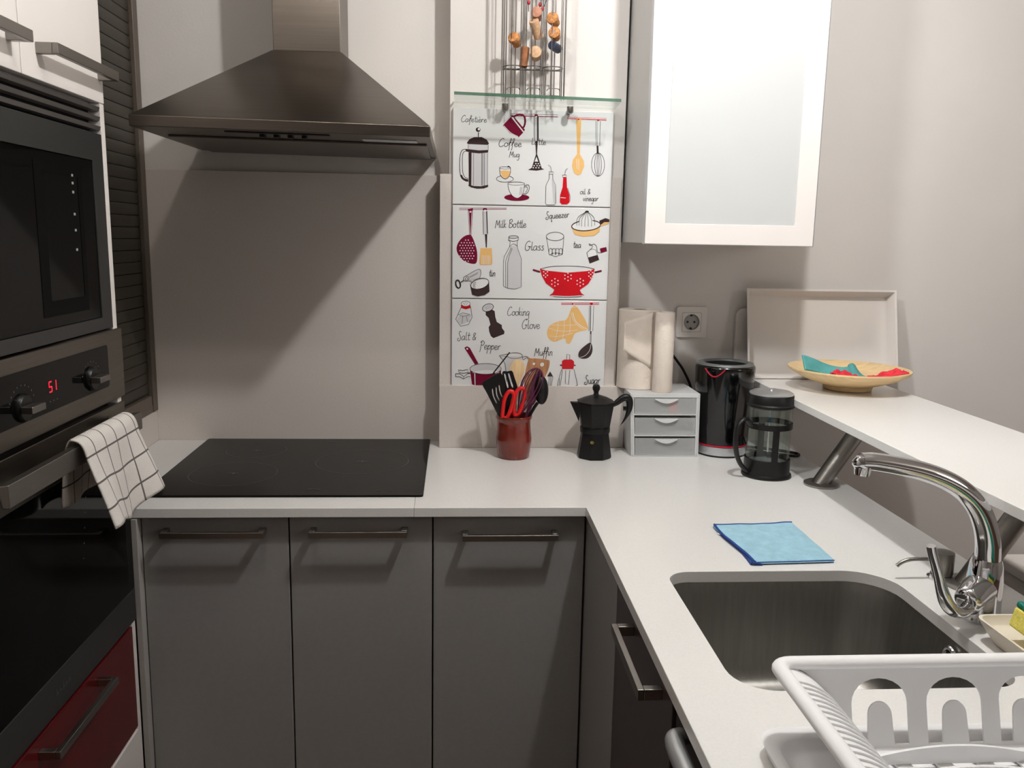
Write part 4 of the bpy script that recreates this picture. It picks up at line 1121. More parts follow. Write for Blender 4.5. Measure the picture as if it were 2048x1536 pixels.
b = MB(); b.tube([(MX - 0.012, MY - 0.039, 0.947), (MX - 0.0125, MY - 0.0425, 0.9475), (MX - 0.013, MY - 0.046, 0.948)], [0.006, 0.006, 0.0042], 16, 'brass'); b.build('safety_valve', t, label='small brass valve')

# ------------------------------------------------------------------ plastic drawer tower
DX0, DX1, DY0, DY1 = 0.452, 0.628, 2.1, 2.262
t = thing('drawer_tower', 'small translucent plastic three-drawer tower on the worktop', 'drawers', ((DX0 + DX1) / 2, 2.18, 0.9))
b = MB()
tk = 0.004
def taper(x, z):
    return x + (0.54 - x) * -0.03 * ((z - 0.9) / 0.166) - 0.006 * (z - 0.9) / 0.166
def tb(a, c, m):
    P = []
    for z in (a[2], c[2]):
        for (x, y) in ((a[0], a[1]), (c[0], a[1]), (c[0], c[1]), (a[0], c[1])):
            P.append((taper(x, z), y, z))
    b.hexa(P, m)
for z in (0.9, 0.9535, 1.0085):
    tb((DX0 + tk, DY0, z), (DX1 - tk, DY1 - tk, z + tk), 'frostplastic')
for xx in (DX0 + tk, DX1 - tk - 0.0055):
    tb((xx, DY0, 0.904), (xx + 0.0055, DY0 + 0.006, 1.0545), 'frostplastic')
tb((DX0 + tk, DY0, 1.0545), (DX1 - tk, DY1 - tk, 1.0655), 'frostplastic')
tb((DX0, DY0, 0.9), (DX0 + tk, DY1, 1.0655), 'frostplastic'); tb((DX1 - tk, DY0, 0.9), (DX1, DY1, 1.0655), 'frostplastic')
tb((DX0 + tk, DY1 - tk, 0.9), (DX1 - tk, DY1, 1.0655), 'frostplastic')
b.build('casing', t, bevel=0.0012)
for z in (0.9045, 0.958, 1.013):
    b = MB()
    h = 0.0445 if z < 1.0 else 0.0405
    x0, x1 = DX0 + 0.0105, DX1 - 0.0105
    tb((x0, DY0 - 0.001, z), (x1, DY0 + 0.002, z + h), 'drawerplastic')
    tb((x0, DY0 + 0.002, z), (x1, DY1 - 0.02, z + 0.0015), 'drawerplastic')
    tb((x0, DY0 + 0.002, z + 0.0015), (x0 + 0.0015, DY1 - 0.02, z + h - 0.006), 'drawerplastic'); tb((x1 - 0.0015, DY0 + 0.002, z + 0.0015), (x1, DY1 - 0.02, z + h - 0.006), 'drawerplastic')
    d = b.build('drawer', t, bevel=0.0006)
    b = MB()
    xm = taper(0.541, z)
    arc = [(xm - 0.03 + 0.06 * k / 16, z + h - 0.002 - 0.0105 * math.sin(PI * k / 16)) for k in range(17)]
    b.prism(arc, XZ, DY0 - 0.007, DY0 - 0.0012, 'frostplastic'); b.build('lip', d, label='crescent finger grip')
random.seed(11)
def clutter(name, lab, x, y, z, r, m, n=3, cat='item'):
    b = MB()
    for k in range(n):
        a = random.random() * 6.28
        p = Vector((x + (k - n / 2) * r * 0.9, y + random.random() * 0.01, z + r * 0.32 + 0.001))
        b.tube([p + Vector((math.cos(a) * r, math.sin(a) * r * .4, 0)), p - Vector((math.cos(a) * r, math.sin(a) * r * .4, 0))], r * 0.3, 8, m)
    o = b.build(name, org=(x, y, z)); return tag(o, lab, cat)
b = MB(); b.box((0.548, 2.1035, 1.0155), (0.567, 2.125, 1.043), 'scissor'); o = b.build('red_packet', org=(0.557, 2.12, 1.015), bevel=0.003); tag(o, 'red item blurred behind the front of the top plastic drawer', 'packet')
clutter('dark_oddments', 'dark oddments blurred at left inside the top plastic drawer', 0.492, 2.115, 1.0148, 0.019, 'darkgrey', 5)
clutter('grey_oddments', 'grey oddments blurred inside the middle plastic drawer', 0.505, 2.115, 0.9598, 0.016, 'ovensteel', 4)
clutter('dull_oddments', 'dull grey oddments blurred inside the bottom plastic drawer', 0.5, 2.115, 0.9062, 0.018, 'ovensteel', 3)

# ------------------------------------------------------------------ paper rolls on the tower
ZR = 1.0658
t = thing('kitchen_roll', 'large kitchen paper roll with loose sheet on the plastic drawers', 'paper roll', (0.481, 2.2, ZR))
b = MB(); b.lathe([(0.02, 0.0), (0.053, 0.0), (0.055, 0.002), (0.055, 0.204), (0.053, 0.206), (0.02, 0.206), (0.019, 0.204), (0.019, 0.002), (0.02, 0.0)], (0.481, 2.2, ZR), 'paper', 48); b.build('roll', t)
b = MB()
def flap(u, v):
    x = 0.504 + (0.4275 - 0.504) * u
    y = 2.1475 + (2.131 - 2.1475) * u + 0.003 * math.sin(u * 3.1)
    top = 1.268 - 0.025 * u; bot = 1.122 + 0.05 * u
    return (x, y, bot + (top - bot) * v)
b.grid(flap, 20, 10, 'paper'); b.build('loose_sheet', t, smooth=80, solid=0.0008)
b = MB(); b.lathe([(0.0188, 0.001), (0.0188, 0.205), (0.0175, 0.205), (0.0175, 0.001), (0.0188, 0.001)], (0.481, 2.2, ZR), 'card', 32); b.build('cardboard_core', t)
b = MB(); b.lathe([(0.012, 0.0), (0.0245, 0.0), (0.0258, 0.002), (0.0245, 0.203), (0.0235, 0.205), (0.017, 0.205), (0.016, 0.2), (0.012, 0.0)], (0.531, 2.128, ZR), 'paper', 40)
o = b.build('thin_paper_roll', org=(0.531, 2.128, ZR)); tag(o, 'thin nearly used-up paper roll standing in front of the large one', 'paper roll')

# ------------------------------------------------------------------ wall socket
t = thing('wall_socket', 'white round-pin wall socket above the kettle', 'socket', (0.64, WB, 1.232))
b = MB(); b.holed(rr(0.598, 1.1905, 0.682, 1.2735, 0.006, 4), [[(0.64 + 0.0215 * math.cos(2 * PI * k / 32), 1.232 + 0.0215 * math.sin(2 * PI * k / 32)) for k in range(32)]], XZ, WB - 0.009, WB - 0.0005, 'socket'); b.build('faceplate', t, bevel=0.002)
b = MB(); b.holed(rr(0.6135, 1.2055, 0.6665, 1.2585, 0.003, 3), [rr(0.6145, 1.2065, 0.6655, 1.2575, 0.003, 3)], XZ, WB - 0.0096, WB - 0.0088, 'greypanel'); b.build('inner_line', t)
b = MB()
def well(u, v):
    a = u * 2 * PI
    prof_ = [(0.0213, -0.0085), (0.02, -0.0015), (0.0, -0.0012)]
    i = v * 2; k = min(int(i), 1); f = i - k
    r = prof_[k][0] * (1 - f) + prof_[k + 1][0] * f; d = prof_[k][1] * (1 - f) + prof_[k + 1][1] * f
    return (0.64 + r * math.cos(a), WB + d, 1.232 + r * math.sin(a))
b.grid(well, 32, 2, 'greypanel'); b.build('well', t)
for (dx, dz, r) in ((-0.0095, 0, 0.0028), (0.0095, 0, 0.0028), (0, 0.018, 0.0032), (0, -0.018, 0.0032)):
    b = MB(); b.cyl((0.64 + dx, WB - 0.0014, 1.232 + dz), (0.64 + dx, WB - 0.0028, 1.232 + dz), r, 'darkhole', seg=14); b.build('contact', t)

# ------------------------------------------------------------------ kettle
KX, KY = 0.7005, 2.147
t = thing('kettle', 'open-topped black electric kettle with red trim and steel base', 'kettle', (KX, KY, 0.9))
b = MB(); b.lathe([(0, 0.0), (0.063, 0.0), (0.065, 0.002), (0.065, 0.004)], (KX, KY, 0.9), 'blackplastic', 48); b.build('foot', t)
b = MB(); b.lathe([(0.064, 0.004), (0.0645, 0.005), (0.0655, 0.0265), (0.064, 0.0275)], (KX, KY, 0.9), 'silver', 48); b.build('steel_band', t, label='brushed steel base band')
b = MB(); b.lathe([(0.0645, 0.0275), (0.0668, 0.028), (0.0668, 0.0318), (0.0655, 0.0325)], (KX, KY, 0.9), 'kred', 48); b.build('red_ring', t, label='crimson ring')
b = MB(); b.lathe([(0.064, 0.0325), (0.067, 0.0335), (0.069, 0.06), (0.0725, 0.12), (0.0755, 0.19), (0.0765, 0.222), (0.0765, 0.23), (0.0755, 0.234), (0.072, 0.237)], (KX, KY, 0.9), 'kettle', 56); b.build('body', t)
b = MB(); b.lathe([(0.0725, 0.2368), (0.07, 0.241), (0.064, 0.2425), (0.056, 0.2415), (0.0535, 0.237)], (KX, KY, 0.9), 'kettlerim', 56); b.build('rim', t)
b = MB(); b.lathe([(0.0535, 0.237), (0.053, 0.2), (0.0, 0.198)], (KX, KY, 0.9), 'darkhole', 48); b.build('interior', t)
b = MB()
arc = []
for k in range(25):
    a = math.radians(-148 + 40 * k / 24)
    arc.append((KX + 0.0768 * math.cos(a), KY + 0.0768 * math.sin(a), 0.9 + 0.231 - 0.019 * math.sin(PI * k / 24)))
b.tube(arc, 0.0017, 8, 'kred'); b.build('spout_line', t, label='crimson arc below the spout')
b = MB()
hk = [(KX + 0.026, KY + 0.066, 1.115), (KX + 0.036, KY + 0.095, 1.112), (KX + 0.04, KY + 0.107, 1.08), (KX + 0.038, KY + 0.103, 1.03), (KX + 0.034, KY + 0.09, 0.985), (KX + 0.024, KY + 0.062, 0.97)]
b.tube(cr(hk, 5), 0.0095, 12, 'kettle'); b.build('handle', t)
b = MB(); b.tube(cr([(KX - 0.055, KY + 0.045, 0.907), (KX - 0.062, KY + 0.075, 0.95), (KX - 0.055, KY + 0.105, 1.04), (KX - 0.075, KY + 0.118, 1.095), (KX - 0.1, KY + 0.118, 1.13), (KX - 0.125, KY + 0.12, 1.165), (KX - 0.118, KY + 0.122, 1.2), (KX - 0.075, KY + 0.122, 1.222), (KX - 0.0605 , KY + 0.128, 1.232)][:7], 6), 0.0036, 8, 'blackplastic'); b.build('power_cord', t)
b = MB(); b.tube(cr([(KX + 0.06, KY + 0.02, 0.9045), (KX + 0.1, KY - 0.005, 0.9045), (KX + 0.155, KY - 0.045, 0.9045), (KX + 0.185, KY - 0.055, 0.9045), (KX + 0.197, KY - 0.035, 0.9045), (KX + 0.18, KY - 0.012, 0.9045), (KX + 0.12, KY + 0.03, 0.9045), (KX + 0.05, KY + 0.06, 0.9045)], 6), 0.0036, 8, 'blackplastic'); b.build('cord_loop', t)

# ------------------------------------------------------------------ french press
PX, PY = 0.7445, 1.93
t = thing('french_press', 'glass french press with black frame in front of the kettle', 'coffee maker', (PX, PY, 0.9))
b = MB(); b.lathe([(0, 0.0), (0.0565, 0.0), (0.0585, 0.003), (0.0575, 0.007), (0.0535, 0.0095), (0.053, 0.044), (0.0515, 0.045), (0.051, 0.012), (0, 0.011)], (PX, PY, 0.9), 'softblack', 48); b.build('base', t)
b = MB(); b.lathe([(0, 0.014), (0.046, 0.014), (0.0495, 0.018), (0.0502, 0.025), (0.0502, 0.15), (0.0515, 0.162), (0.0525, 0.168), (0.0505, 0.168), (0.0484, 0.15), (0.0484, 0.026), (0.045, 0.0165), (0, 0.0165)], (PX, PY, 0.9), 'glass', 56); b.build('beaker', t, label='clear glass beaker')
b = MB(); b.lathe([(0.0506, 0.118), (0.0535, 0.118), (0.0535, 0.131), (0.0506, 0.131), (0.0506, 0.118)], (PX, PY, 0.9), 'softblack', 48)
for a in (-92, 88):
    an = math.radians(a)
    P = [(PX + 0.0522 * math.cos(an + s), PY + 0.0522 * math.sin(an + s)) for s in (-0.14, -0.05, 0.05, 0.14)]
    Q = [(PX + 0.0540 * math.cos(an + s), PY + 0.0540 * math.sin(an + s)) for s in (-0.14, -0.05, 0.05, 0.14)]
    b.prism(P + Q[::-1], XY, 0.94, 1.02, 'softblack')
b.build('frame', t)
b = MB()
ha = math.radians(200)
hd = Vector((math.cos(ha), math.sin(ha), 0))
hpts = [(0.052, 1.025), (0.068, 1.041), (0.084, 1.038), (0.094, 1.018), (0.096, 0.99), (0.092, 0.962), (0.08, 0.937), (0.064, 0.92), (0.054, 0.916)]
b.tube(cr([(PX + hd.x * r, PY + hd.y * r, z) for r, z in hpts], 5), 0.0062, 12, 'softblack', oval=(0.8, 1.25)); b.build('handle', t)
b = MB(); b.lathe([(0.0, 0.166), (0.048, 0.166), (0.0555, 0.17), (0.0555, 0.174), (0.0525, 0.177), (0.052, 0.196), (0.049, 0.2), (0.0, 0.2005)], (PX, PY, 0.9), 'softblack', 48); lid = b.build('lid', t)
b = MB(); b.lathe([(0.0505, 0.1975), (0.0508, 0.2005), (0.044, 0.2045), (0.02, 0.206), (0.006, 0.2065), (0.005, 0.209), (0.0, 0.21)], (PX, PY, 0.9), 'silver', 48); b.build('metal_cap', lid, label='shiny metal cap')
b = MB(); b.cyl((PX, PY, 0.935), (PX, PY, 1.066), 0.0022, 'chrome', seg=12); b.lathe([(0, 0.03), (0.046, 0.03), (0.047, 0.034), (0.03, 0.037), (0, 0.038)], (PX, PY, 0.9), 'silver', 40); b.build('plunger', t)

# ------------------------------------------------------------------ breakfast bar
t = thing('breakfast_bar', 'raised white stone breakfast bar on slanted steel posts', 'bar counter', (0.95, 1.0, 0.9))
BZ = 1.09
b = MB(); b.box((0.789, -0.25, BZ - 0.017), (1.113, WB - 0.001, BZ), 'stone'); b.build('bar_top', t, bevel=0.0012)
for (x, y) in ((0.844, 1.845), (0.844, 1.27), (0.844, 0.5)):
    b = MB()
    P0, P1 = Vector((x, y, 0.907)), Vector((x + 0.105, y, BZ - 0.0175))
    n = 28
    A = [b.v((P0.x + 0.0205 * math.cos(2 * PI * k / n) * 1.1, P0.y + 0.0205 * math.sin(2 * PI * k / n), P0.z)) for k in range(n)]
    B = [b.v((P1.x + 0.0205 * math.cos(2 * PI * k / n) * 1.1, P1.y + 0.0205 * math.sin(2 * PI * k / n), P1.z)) for k in range(n)]
    for k in range(n): b.f([A[k], A[(k + 1) % n], B[(k + 1) % n], B[k]], 'nickel')
    p = b.build('support_post', t, label='slanted brushed steel post')
    b = MB(); b.lathe([(0, 0.0), (0.0385, 0.0), (0.0395, 0.002), (0.039, 0.005), (0.034, 0.0075), (0, 0.0075)], (x, y, 0.9002), 'nickel', 36); b.build('flange', p)

# ------------------------------------------------------------------ trays and plate on the bar
def tray(name, lab, x0, w, h, y0, y1, dep, flare, zb=BZ, rx=0.0):
    t = MB()
    n = Vector((0, y1 - y0, 0)); 
    up = Vector((0, (y1 - y0), math.sqrt(h * h - (y1 - y0) ** 2))).normalized()
    nn = Vector((0, up.z, -up.y))      # pointing to the wall
    org = Vector((x0, y0, zb + 0.0012))
    P = lambda u, v, d: org + Vector((1, 0, 0)) * u + up * v + nn * d
    tk = 0.004
    def ring(i, d):
        return [t.v(P(i, i, d)), t.v(P(w - i, i, d)), t.v(P(w - i, h - i, d)), t.v(P(i, h - i, d))]
    loops = [ring(0.0, 0.0), ring(tk * 1.6, 0.0), ring(flare + tk, dep - tk)]
    for A, B in zip(loops[:-1], loops[1:]):
        for k in range(4): t.f([A[k], A[(k + 1) % 4], B[(k + 1) % 4], B[k]], 'tray')
    t.f(loops[-1], 'tray')
    back = [loops[0], ring(flare, dep)]
    for k in range(4): t.f([back[0][k], back[1][k], back[1][(k + 1) % 4], back[0][(k + 1) % 4]], 'tray')
    t.f(list(reversed(back[1])), 'tray')
    o = t.build(name, org=org + Vector((w / 2, 0, 0)), bevel=0.0012)
    return tag(o, lab, 'tray')
tray('serving_tray', 'large white rectangular tray leaning against the wall on the bar', 0.777, 0.416, 0.243, 2.19, 2.243, 0.034, 0.012)
b = MB()
b.prism(rr(0.762, BZ + 0.0005, 1.12, 1.272, 0.02, 5), XZ, 2.264, 2.277, 'tray')
o = b.build('spare_tray', org=(0.94, 2.27, BZ), bevel=0.003); tag(o, 'thin white tray hidden behind the large leaning tray', 'tray')
QX, QY = 0.981, 2.043
b = MB(); b.lathe([(0, 0.0), (0.055, 0.0), (0.058, 0.002), (0.06, 0.012), (0.09, 0.021), (0.12, 0.033), (0.143, 0.047), (0.146, 0.051), (0.1455, 0.054), (0.142, 0.0545), (0.118, 0.042), (0.085, 0.031), (0.04, 0.026), (0, 0.025)], (QX, QY, BZ + 0.0004), 'bamboo', 64)
o = b.build('bamboo_plate', org=(QX, QY, BZ)); tag(o, 'round bamboo footed plate holding napkins on the bar', 'plate')
ZP = BZ + 0.026
b = MB()
def teal(u, v):
    x = QX - 0.126 + 0.178 * u
    y = QY - 0.03 + 0.024 * v + 0.02 * u
    zb = BZ + 0.052 - 0.023 * math.sin(min(1.0, u * 1.25) * PI / 2)
    h = 0.034 - 0.012 * min(1.0, u * 1.6) + 0.010 * math.exp(-((u - 0.8) / 0.1) ** 2)
    if u > 0.82:
        h *= max(0.05, 1 - (u - 0.82) / 0.18)
    return (x, y + 0.006 * math.sin(u * 7) + (0.012 * v if u > .7 else 0), zb + h * v + 0.0015 * math.sin(u * 11))
b.grid(teal, 30, 10, 'teal'); o = b.build('teal_napkin', org=(QX, QY, ZP), smooth=60, solid=0.003, soff=1.0); tag(o, 'folded teal paper napkin curling up on the bamboo plate', 'napkin')
b = MB()
def redn(u, v):
    x = QX - 0.075 + 0.175 * u
    y = QY - 0.095 + 0.055 * v + 0.012 * math.sin(u * 4)
    hump = 0.013 * math.exp(-((u - 0.2) / 0.16) ** 2) + 0.009 * math.exp(-((u - 0.85) / 0.14) ** 2) + 0.003
    nz = noise.noise(Vector((u * 13, v * 5, 3.1))) * 0.011 + noise.noise(Vector((u * 30, v * 12, 1.7))) * 0.004
    r = math.hypot(x - QX, y - QY)
    base = 0.027 + max(0, r - 0.05) * 0.27
    return (x, y, BZ + base + (hump + nz) * math.sin(PI * min(1, max(0.0, v))) ** 0.7 + 0.004)
b.grid(redn, 60, 22, 'rednap'); o = b.build('red_napkin', org=(QX, QY - 0.06, ZP), smooth=50, solid=0.0015, soff=1.0); tag(o, 'crumpled red napkin along the front of the bamboo plate', 'napkin')

# ------------------------------------------------------------------ blue cloth
t = thing('microfibre_cloth', 'folded light blue cleaning cloth with dark blue hem beside the sink', 'cloth', (0.585, 1.465, 0.9))
q = [(0.513, 1.366), (0.662, 1.374), (0.664, 1.568), (0.506, 1.556)]
def quad(u, v):
    a = Vector(q[0]).lerp(Vector(q[1]), u); c = Vector(q[3]).lerp(Vector(q[2]), u)
    return a.lerp(c, v)
def bl(layer):
    def f_(u, v):
        p = quad(u, v)
        e = min(u, 1 - u, v, 1 - v)
        bulge = 0.0035 * math.sin(PI * u) * math.sin(PI * v) + 0.0012 * noise.noise(Vector((u * 5, v * 5, layer)))
        bow = 0.006 * math.sin(PI * u) * (1 if v > 0.9 else 0) 
        off = 0.0 if layer else 0.003
        return (p.x + 0.004 * math.sin(v * 5 + layer) * (1 - u), p.y - off * (1 - v) - bow * 0.5, 0.9018 + layer * (0.0068 + bulge) + 0.0025 * (1 - min(1, e * 12)) * (-1 if layer else 0))
    return f_
b = MB()
b.grid(bl(1), 22, 22, 'blue'); b.grid(bl(0), 16, 16, 'blue')
f1, f0 = bl(1), bl(0)
for k in range(16):
    for s in (0, 1):
        A = [(k / 16, s), ((k + 1) / 16, s)]
        b.f([b.v(f0(*A[0])), b.v(f0(*A[1])), b.v(f1(*A[1])), b.v(f1(*A[0]))], 'blue')
        A = [(s, k / 16), (s, (k + 1) / 16)]
        b.f([b.v(f0(*A[0])), b.v(f0(*A[1])), b.v(f1(*A[1])), b.v(f1(*A[0]))], 'blue')
b.build('cloth_body', t, smooth=60)
b = MB()
b.tube([Vector(f1(0, k / 20)) + Vector((0, 0, 0.0005)) for k in range(21)], 0.0022, 8, 'bluehem')
b.tube([Vector(f1(k / 20, 1)) + Vector((0, 0, 0.0005)) for k in range(21)], 0.0014, 8, 'bluehem')
b.tube([Vector(f0(0.0, k / 20)) + Vector((-0.001, 0, 0.0008)) for k in range(16)], 0.002, 8, 'bluehem')
b.tube(cr([f1(0.02, 0.0), Vector(f0(0.0, 0.0)) + Vector((0.0, -0.001, 0.004)), f0(0.12, -0.01)], 4), 0.0018, 8, 'bluehem')
b.tube([Vector(f0(k / 20, -0.004)) + Vector((0, 0, 0.0035)) for k in range(21)], 0.0009, 6, 'bluehem')
b.build('hem', t, label='dark blue hem')
b = MB(); b.hexa([(0.4995, 1.51, 0.9015), (0.508, 1.512, 0.9015), (0.508, 1.522, 0.9015), (0.4995, 1.52, 0.9015), (0.4995, 1.51, 0.9025), (0.508, 1.512, 0.9025), (0.508, 1.522, 0.9025), (0.4995, 1.52, 0.9025)], 'label'); b.build('care_label', t, label='tiny white label')

# ------------------------------------------------------------------ sink
t = thing('sink', 'undermounted stainless steel sink bowl in the worktop', 'sink', (0.54, 1.147, 0.7))
b = MB()
def loop(ins, z, rr_):
    return [b.v((p[0], p[1], z)) for p in rr(SK[0] - 0.004 + ins, SK[1] - 0.004 + ins, SK[2] + 0.004 - ins, SK[3] + 0.004 - ins, rr_, 8)]
LP = [loop(-0.014, 0.8795, (0.09, 0.055, 0.07, 0.055)), loop(0.0, 0.8795, (0.078, 0.043, 0.058, 0.043)), loop(0.004, 0.86, (0.078, 0.043, 0.058, 0.043)), loop(0.01, 0.74, (0.075, 0.045, 0.058, 0.045)), loop(0.016, 0.715, (0.07, 0.045, 0.055, 0.045)), loop(0.032, 0.702, (0.06, 0.04, 0.05, 0.04)), loop(0.06, 0.7, (0.05, 0.03, 0.04, 0.03))]
for A, B in zip(LP[:-1], LP[1:]):
    for k in range(len(A)): b.f([A[k], A[(k + 1) % len(A)], B[(k + 1) % len(B)], B[k]], 'steelv')
b.f(LP[-1], 'steelv')
b.build('bowl', t, smooth=50)
b = MB(); b.lathe([(0.0, 0.0015), (0.03, 0.0015), (0.034, 0.003), (0.042, 0.0035), (0.044, 0.001)], (0.54, 1.15, 0.7), 'chrome', 32); b.build('drain', t)
b = MB()
ov = []
for k in range(24):
    a = 2 * PI * k / 24
    ov.append((SK[2] - 0.0035, 1.118 + 0.014 * math.cos(a), 0.852 + 0.016 * math.sin(a)))
b.tube(ov, 0.0035, 8, 'chrome', closed=True)
b.f([b.v((p[0] + 0.0005, p[1], p[2])) for p in ov], 'darkhole')
b.build('overflow', t, label='round chrome overflow')

# ------------------------------------------------------------------ faucet
FY = 1.15
t = thing('faucet', 'chrome mixer tap with long curved spout behind the sink', 'tap', (0.788, FY, 0.9))
b = MB()
b.lathe([(0, 0.0), (0.029, 0.0), (0.0295, 0.004), (0.0265, 0.007), (0.0258, 0.03), (0.025, 0.06), (0.0225, 0.085), (0.02, 0.094), (0.0, 0.096)], (0.788, FY, 0.9002), 'chrome', 36, sx=1.0, sy=1.0)
b.build('body', t)
b = MB()
sp_ = [(0.789, 0.99), (0.786, 1.02), (0.778, 1.047), (0.764, 1.073), (0.742, 1.096), (0.712, 1.114), (0.675, 1.1275), (0.635, 1.1365), (0.6, 1.142), (0.582, 1.1425)]
P = cr([(x, FY, z) for x, z in sp_], 6)
n = len(P)
b.tube(P, [0.0182 - 0.0052 * (k / (n - 1)) for k in range(n)], 24, 'chrome', oval=(0.95, 1.08))
b.build('spout', t)
b = MB(); b.tube([(0.586, FY, 1.137), (0.5855, FY, 1.128), (0.585, FY, 1.122)], [0.0128, 0.0118, 0.0105], 22, 'chrome'); b.lathe([(0, 0.0), (0.009, 0.0), (0.0128, 0.006), (0.013, 0.012), (0.008, 0.0185), (0, 0.02)], (0.583, FY, 1.131), 'chrome', 22); b.build('aerator', t)
b = MB()
b.tube(cr([(0.788, FY, 0.952), (0.766, FY - 0.016, 0.949), (0.748, FY - 0.03, 0.944), (0.738, FY - 0.037, 0.941)], 4), [0.023, 0.023, 0.0228, 0.0225, 0.022, 0.0218, 0.0215, 0.021, 0.0205, 0.02, 0.019, 0.017, 0.013][:13], 26, 'chrome')
b.build('valve_barrel', t)
b = MB()
lv = [(0.745, FY - 0.035, 0.936), (0.728, FY - 0.048, 0.9335), (0.710, FY - 0.055, 0.938), (0.697, FY - 0.056, 0.951), (0.688, FY - 0.054, 0.974), (0.680, FY - 0.052, 1.0), (0.672, FY - 0.05, 1.024), (0.669, FY - 0.05, 1.033)]
P = cr(lv, 5); n = len(P)
b.tube(P, [0.0095 + 0.0035 * math.sin(PI * min(1, k / (n * 0.6))) - 0.002 * (k / n) for k in range(n)], 18, 'chrome', oval=(1.0, 0.75), up=(0, 1, 0))
b.build('lever', t)

# soap dispenser
t = thing('soap_dispenser', 'short chrome soap pump with thin nozzle behind the tap lever', 'soap dispenser', (0.815, 1.3, 0.9))
b = MB(); b.lathe([(0, 0.0), (0.0225, 0.0), (0.023, 0.003), (0.019, 0.006), (0.0185, 0.0075), (0.0, 0.008)], (0.815, 1.3, 0.9002), 'chrome', 30)
b.build('base', t)
b = MB(); b.lathe([(0, 0.008), (0.0165, 0.008), (0.017, 0.012), (0.0172, 0.043), (0.0165, 0.0465), (0.01, 0.048), (0, 0.0482)], (0.815, 1.3, 0.9002), 'nickel', 30); b.build('pump_head', t)
b = MB(); b.tube(cr([(0.8, 1.3, 0.934), (0.78, 1.3, 0.9345), (0.757, 1.3, 0.9335), (0.744, 1.3, 0.929), (0.7355, 1.3, 0.9225)], 5), 0.0033, 10, 'nickel'); b.build('nozzle', t)

# sponge dish
t = thing('sponge_dish', 'cream rectangular sponge dish at the back edge of the sink, by the tap', 'dish', (0.788, 0.993, 0.9))
b = MB()
def boat(s, zz, sc):
    ins = 0.05 * (1 - sc)
    return [b.v((p_[0], p_[1], 0.9003 + zz)) for p_ in rr(0.737 + ins, 0.87 + ins, 0.848 - ins, 1.09 - ins, 0.016 * sc, 5)]
LP = [boat(0, 0.0, 0.6), boat(0, 0.004, 0.68), boat(0, 0.03, 0.98), boat(0, 0.034, 1.0), boat(0, 0.034, 0.93), boat(0, 0.022, 0.84), boat(0, 0.02, 0.75)]
for A, B in zip(LP[:-1], LP[1:]):
    for k in range(len(A)): b.f([A[k], A[(k + 1) % len(A)], B[(k + 1) % len(B)], B[k]], 'cream')
b.f(LP[-1], 'cream'); b.f(list(reversed(LP[0])), 'cream')
b.build('dish_body', t, smooth=60)
t = thing('scouring_sponge', 'yellow sponge with green scouring side resting in the cream dish', 'sponge', (0.825, 0.985, 0.912))
ca, sa = math.cos(0.12), math.sin(0.12)
def spb(m, name, d0, d1):
    b = MB()
    nr = Vector((0.25, 0.0, 0.97)).normalized()   # direction from yellow to green side
    l = Vector((0.06, 0.998, 0.0)); l = (l - nr * l.dot(nr)).normalized(); w = nr.cross(l)
    c = Vector((0.7875, 0.992, 0.9455))
    pts = []
    for d in (d0, d1):
        for (i, j) in ((-1, -1), (1, -1), (1, 1), (-1, 1)):
            pts.append(c + l * (0.048 * i) + w * (0.034 * j) + nr * d)
    b.hexa(pts, m); return b.build(name, t, bevel=0.003, bseg=3)
spb('sponge', 'foam', -0.012, 0.016); spb('scour', 'scourer', 0.0162, 0.025)

# ------------------------------------------------------------------ dish rack and drip tray
t = thing('drip_tray', 'low white plastic drip tray under the dish rack', 'tray', (0.53, 0.63, 0.9))
b = MB()
def dl(ins, z, r=0.03):
    return [b.v((p[0], p[1], z)) for p in rr(0.333 + ins, 0.4 + ins, 0.74 - ins, 0.847 - ins, r, 6)]
LP = [dl(0.012, 0.9004), dl(0.006, 0.903), dl(0.001, 0.916), dl(0.0, 0.918), dl(0.004, 0.9185), dl(0.014, 0.917), dl(0.017, 0.914), dl(0.022, 0.905), dl(0.03, 0.9035)]
for A, B in zip(LP[:-1], LP[1:]):
    for k in range(len(A)): b.f([A[k], A[(k + 1) % len(A)], B[(k + 1) % len(B)], B[k]], 'whiteplastic')
b.f(LP[-1], 'whiteplastic'); b.f(list(reversed(LP[0])), 'whiteplastic')
b.build('tray_body', t, smooth=50)

t = thing('dish_rack', 'white plastic dish rack with arched openings beside the sink', 'dish rack', (0.53, 0.64, 0.91))
RZ, FZ = 0.9955, 0.9075
XL, XR, YN, YFr = 0.352, 0.716, 0.42, 0.846       # rim rectangle
bl_, br_, bn, bf = 0.425, 0.668, 0.455, 0.82      # floor rectangle
b = MB(); b.tube([(p[0], p[1], RZ) for p in rr(XL, YN, XR, YFr, 0.018, 6)], 0.0085, 14, 'whiteplastic', closed=True, oval=(0.8, 1.1)); b.build('rim', t)
H = RZ - FZ
def arch(c, w0, w1, z0, ztop, n=12):
    """inverted-U opening with a tongue in the middle"""
    out = [(c - w0, z0)]
    ro = w0
    for k in range(n + 1):
        a = PI - PI * k / n
        out.append((c + ro * math.cos(a), ztop - ro * 0.8 + ro * 0.8 * math.sin(a)))
    out.append((c + w0, z0))
    out.append((c + w1 * 1.12, z0))
    zt = z0 + (ztop - z0) * 0.64
    for k in range(n + 1):
        a = PI * k / n
        out.append((c + w1 * math.cos(a), zt - w1 + w1 * math.sin(a)))
    out.append((c - w1 * 1.12, z0))
    return out
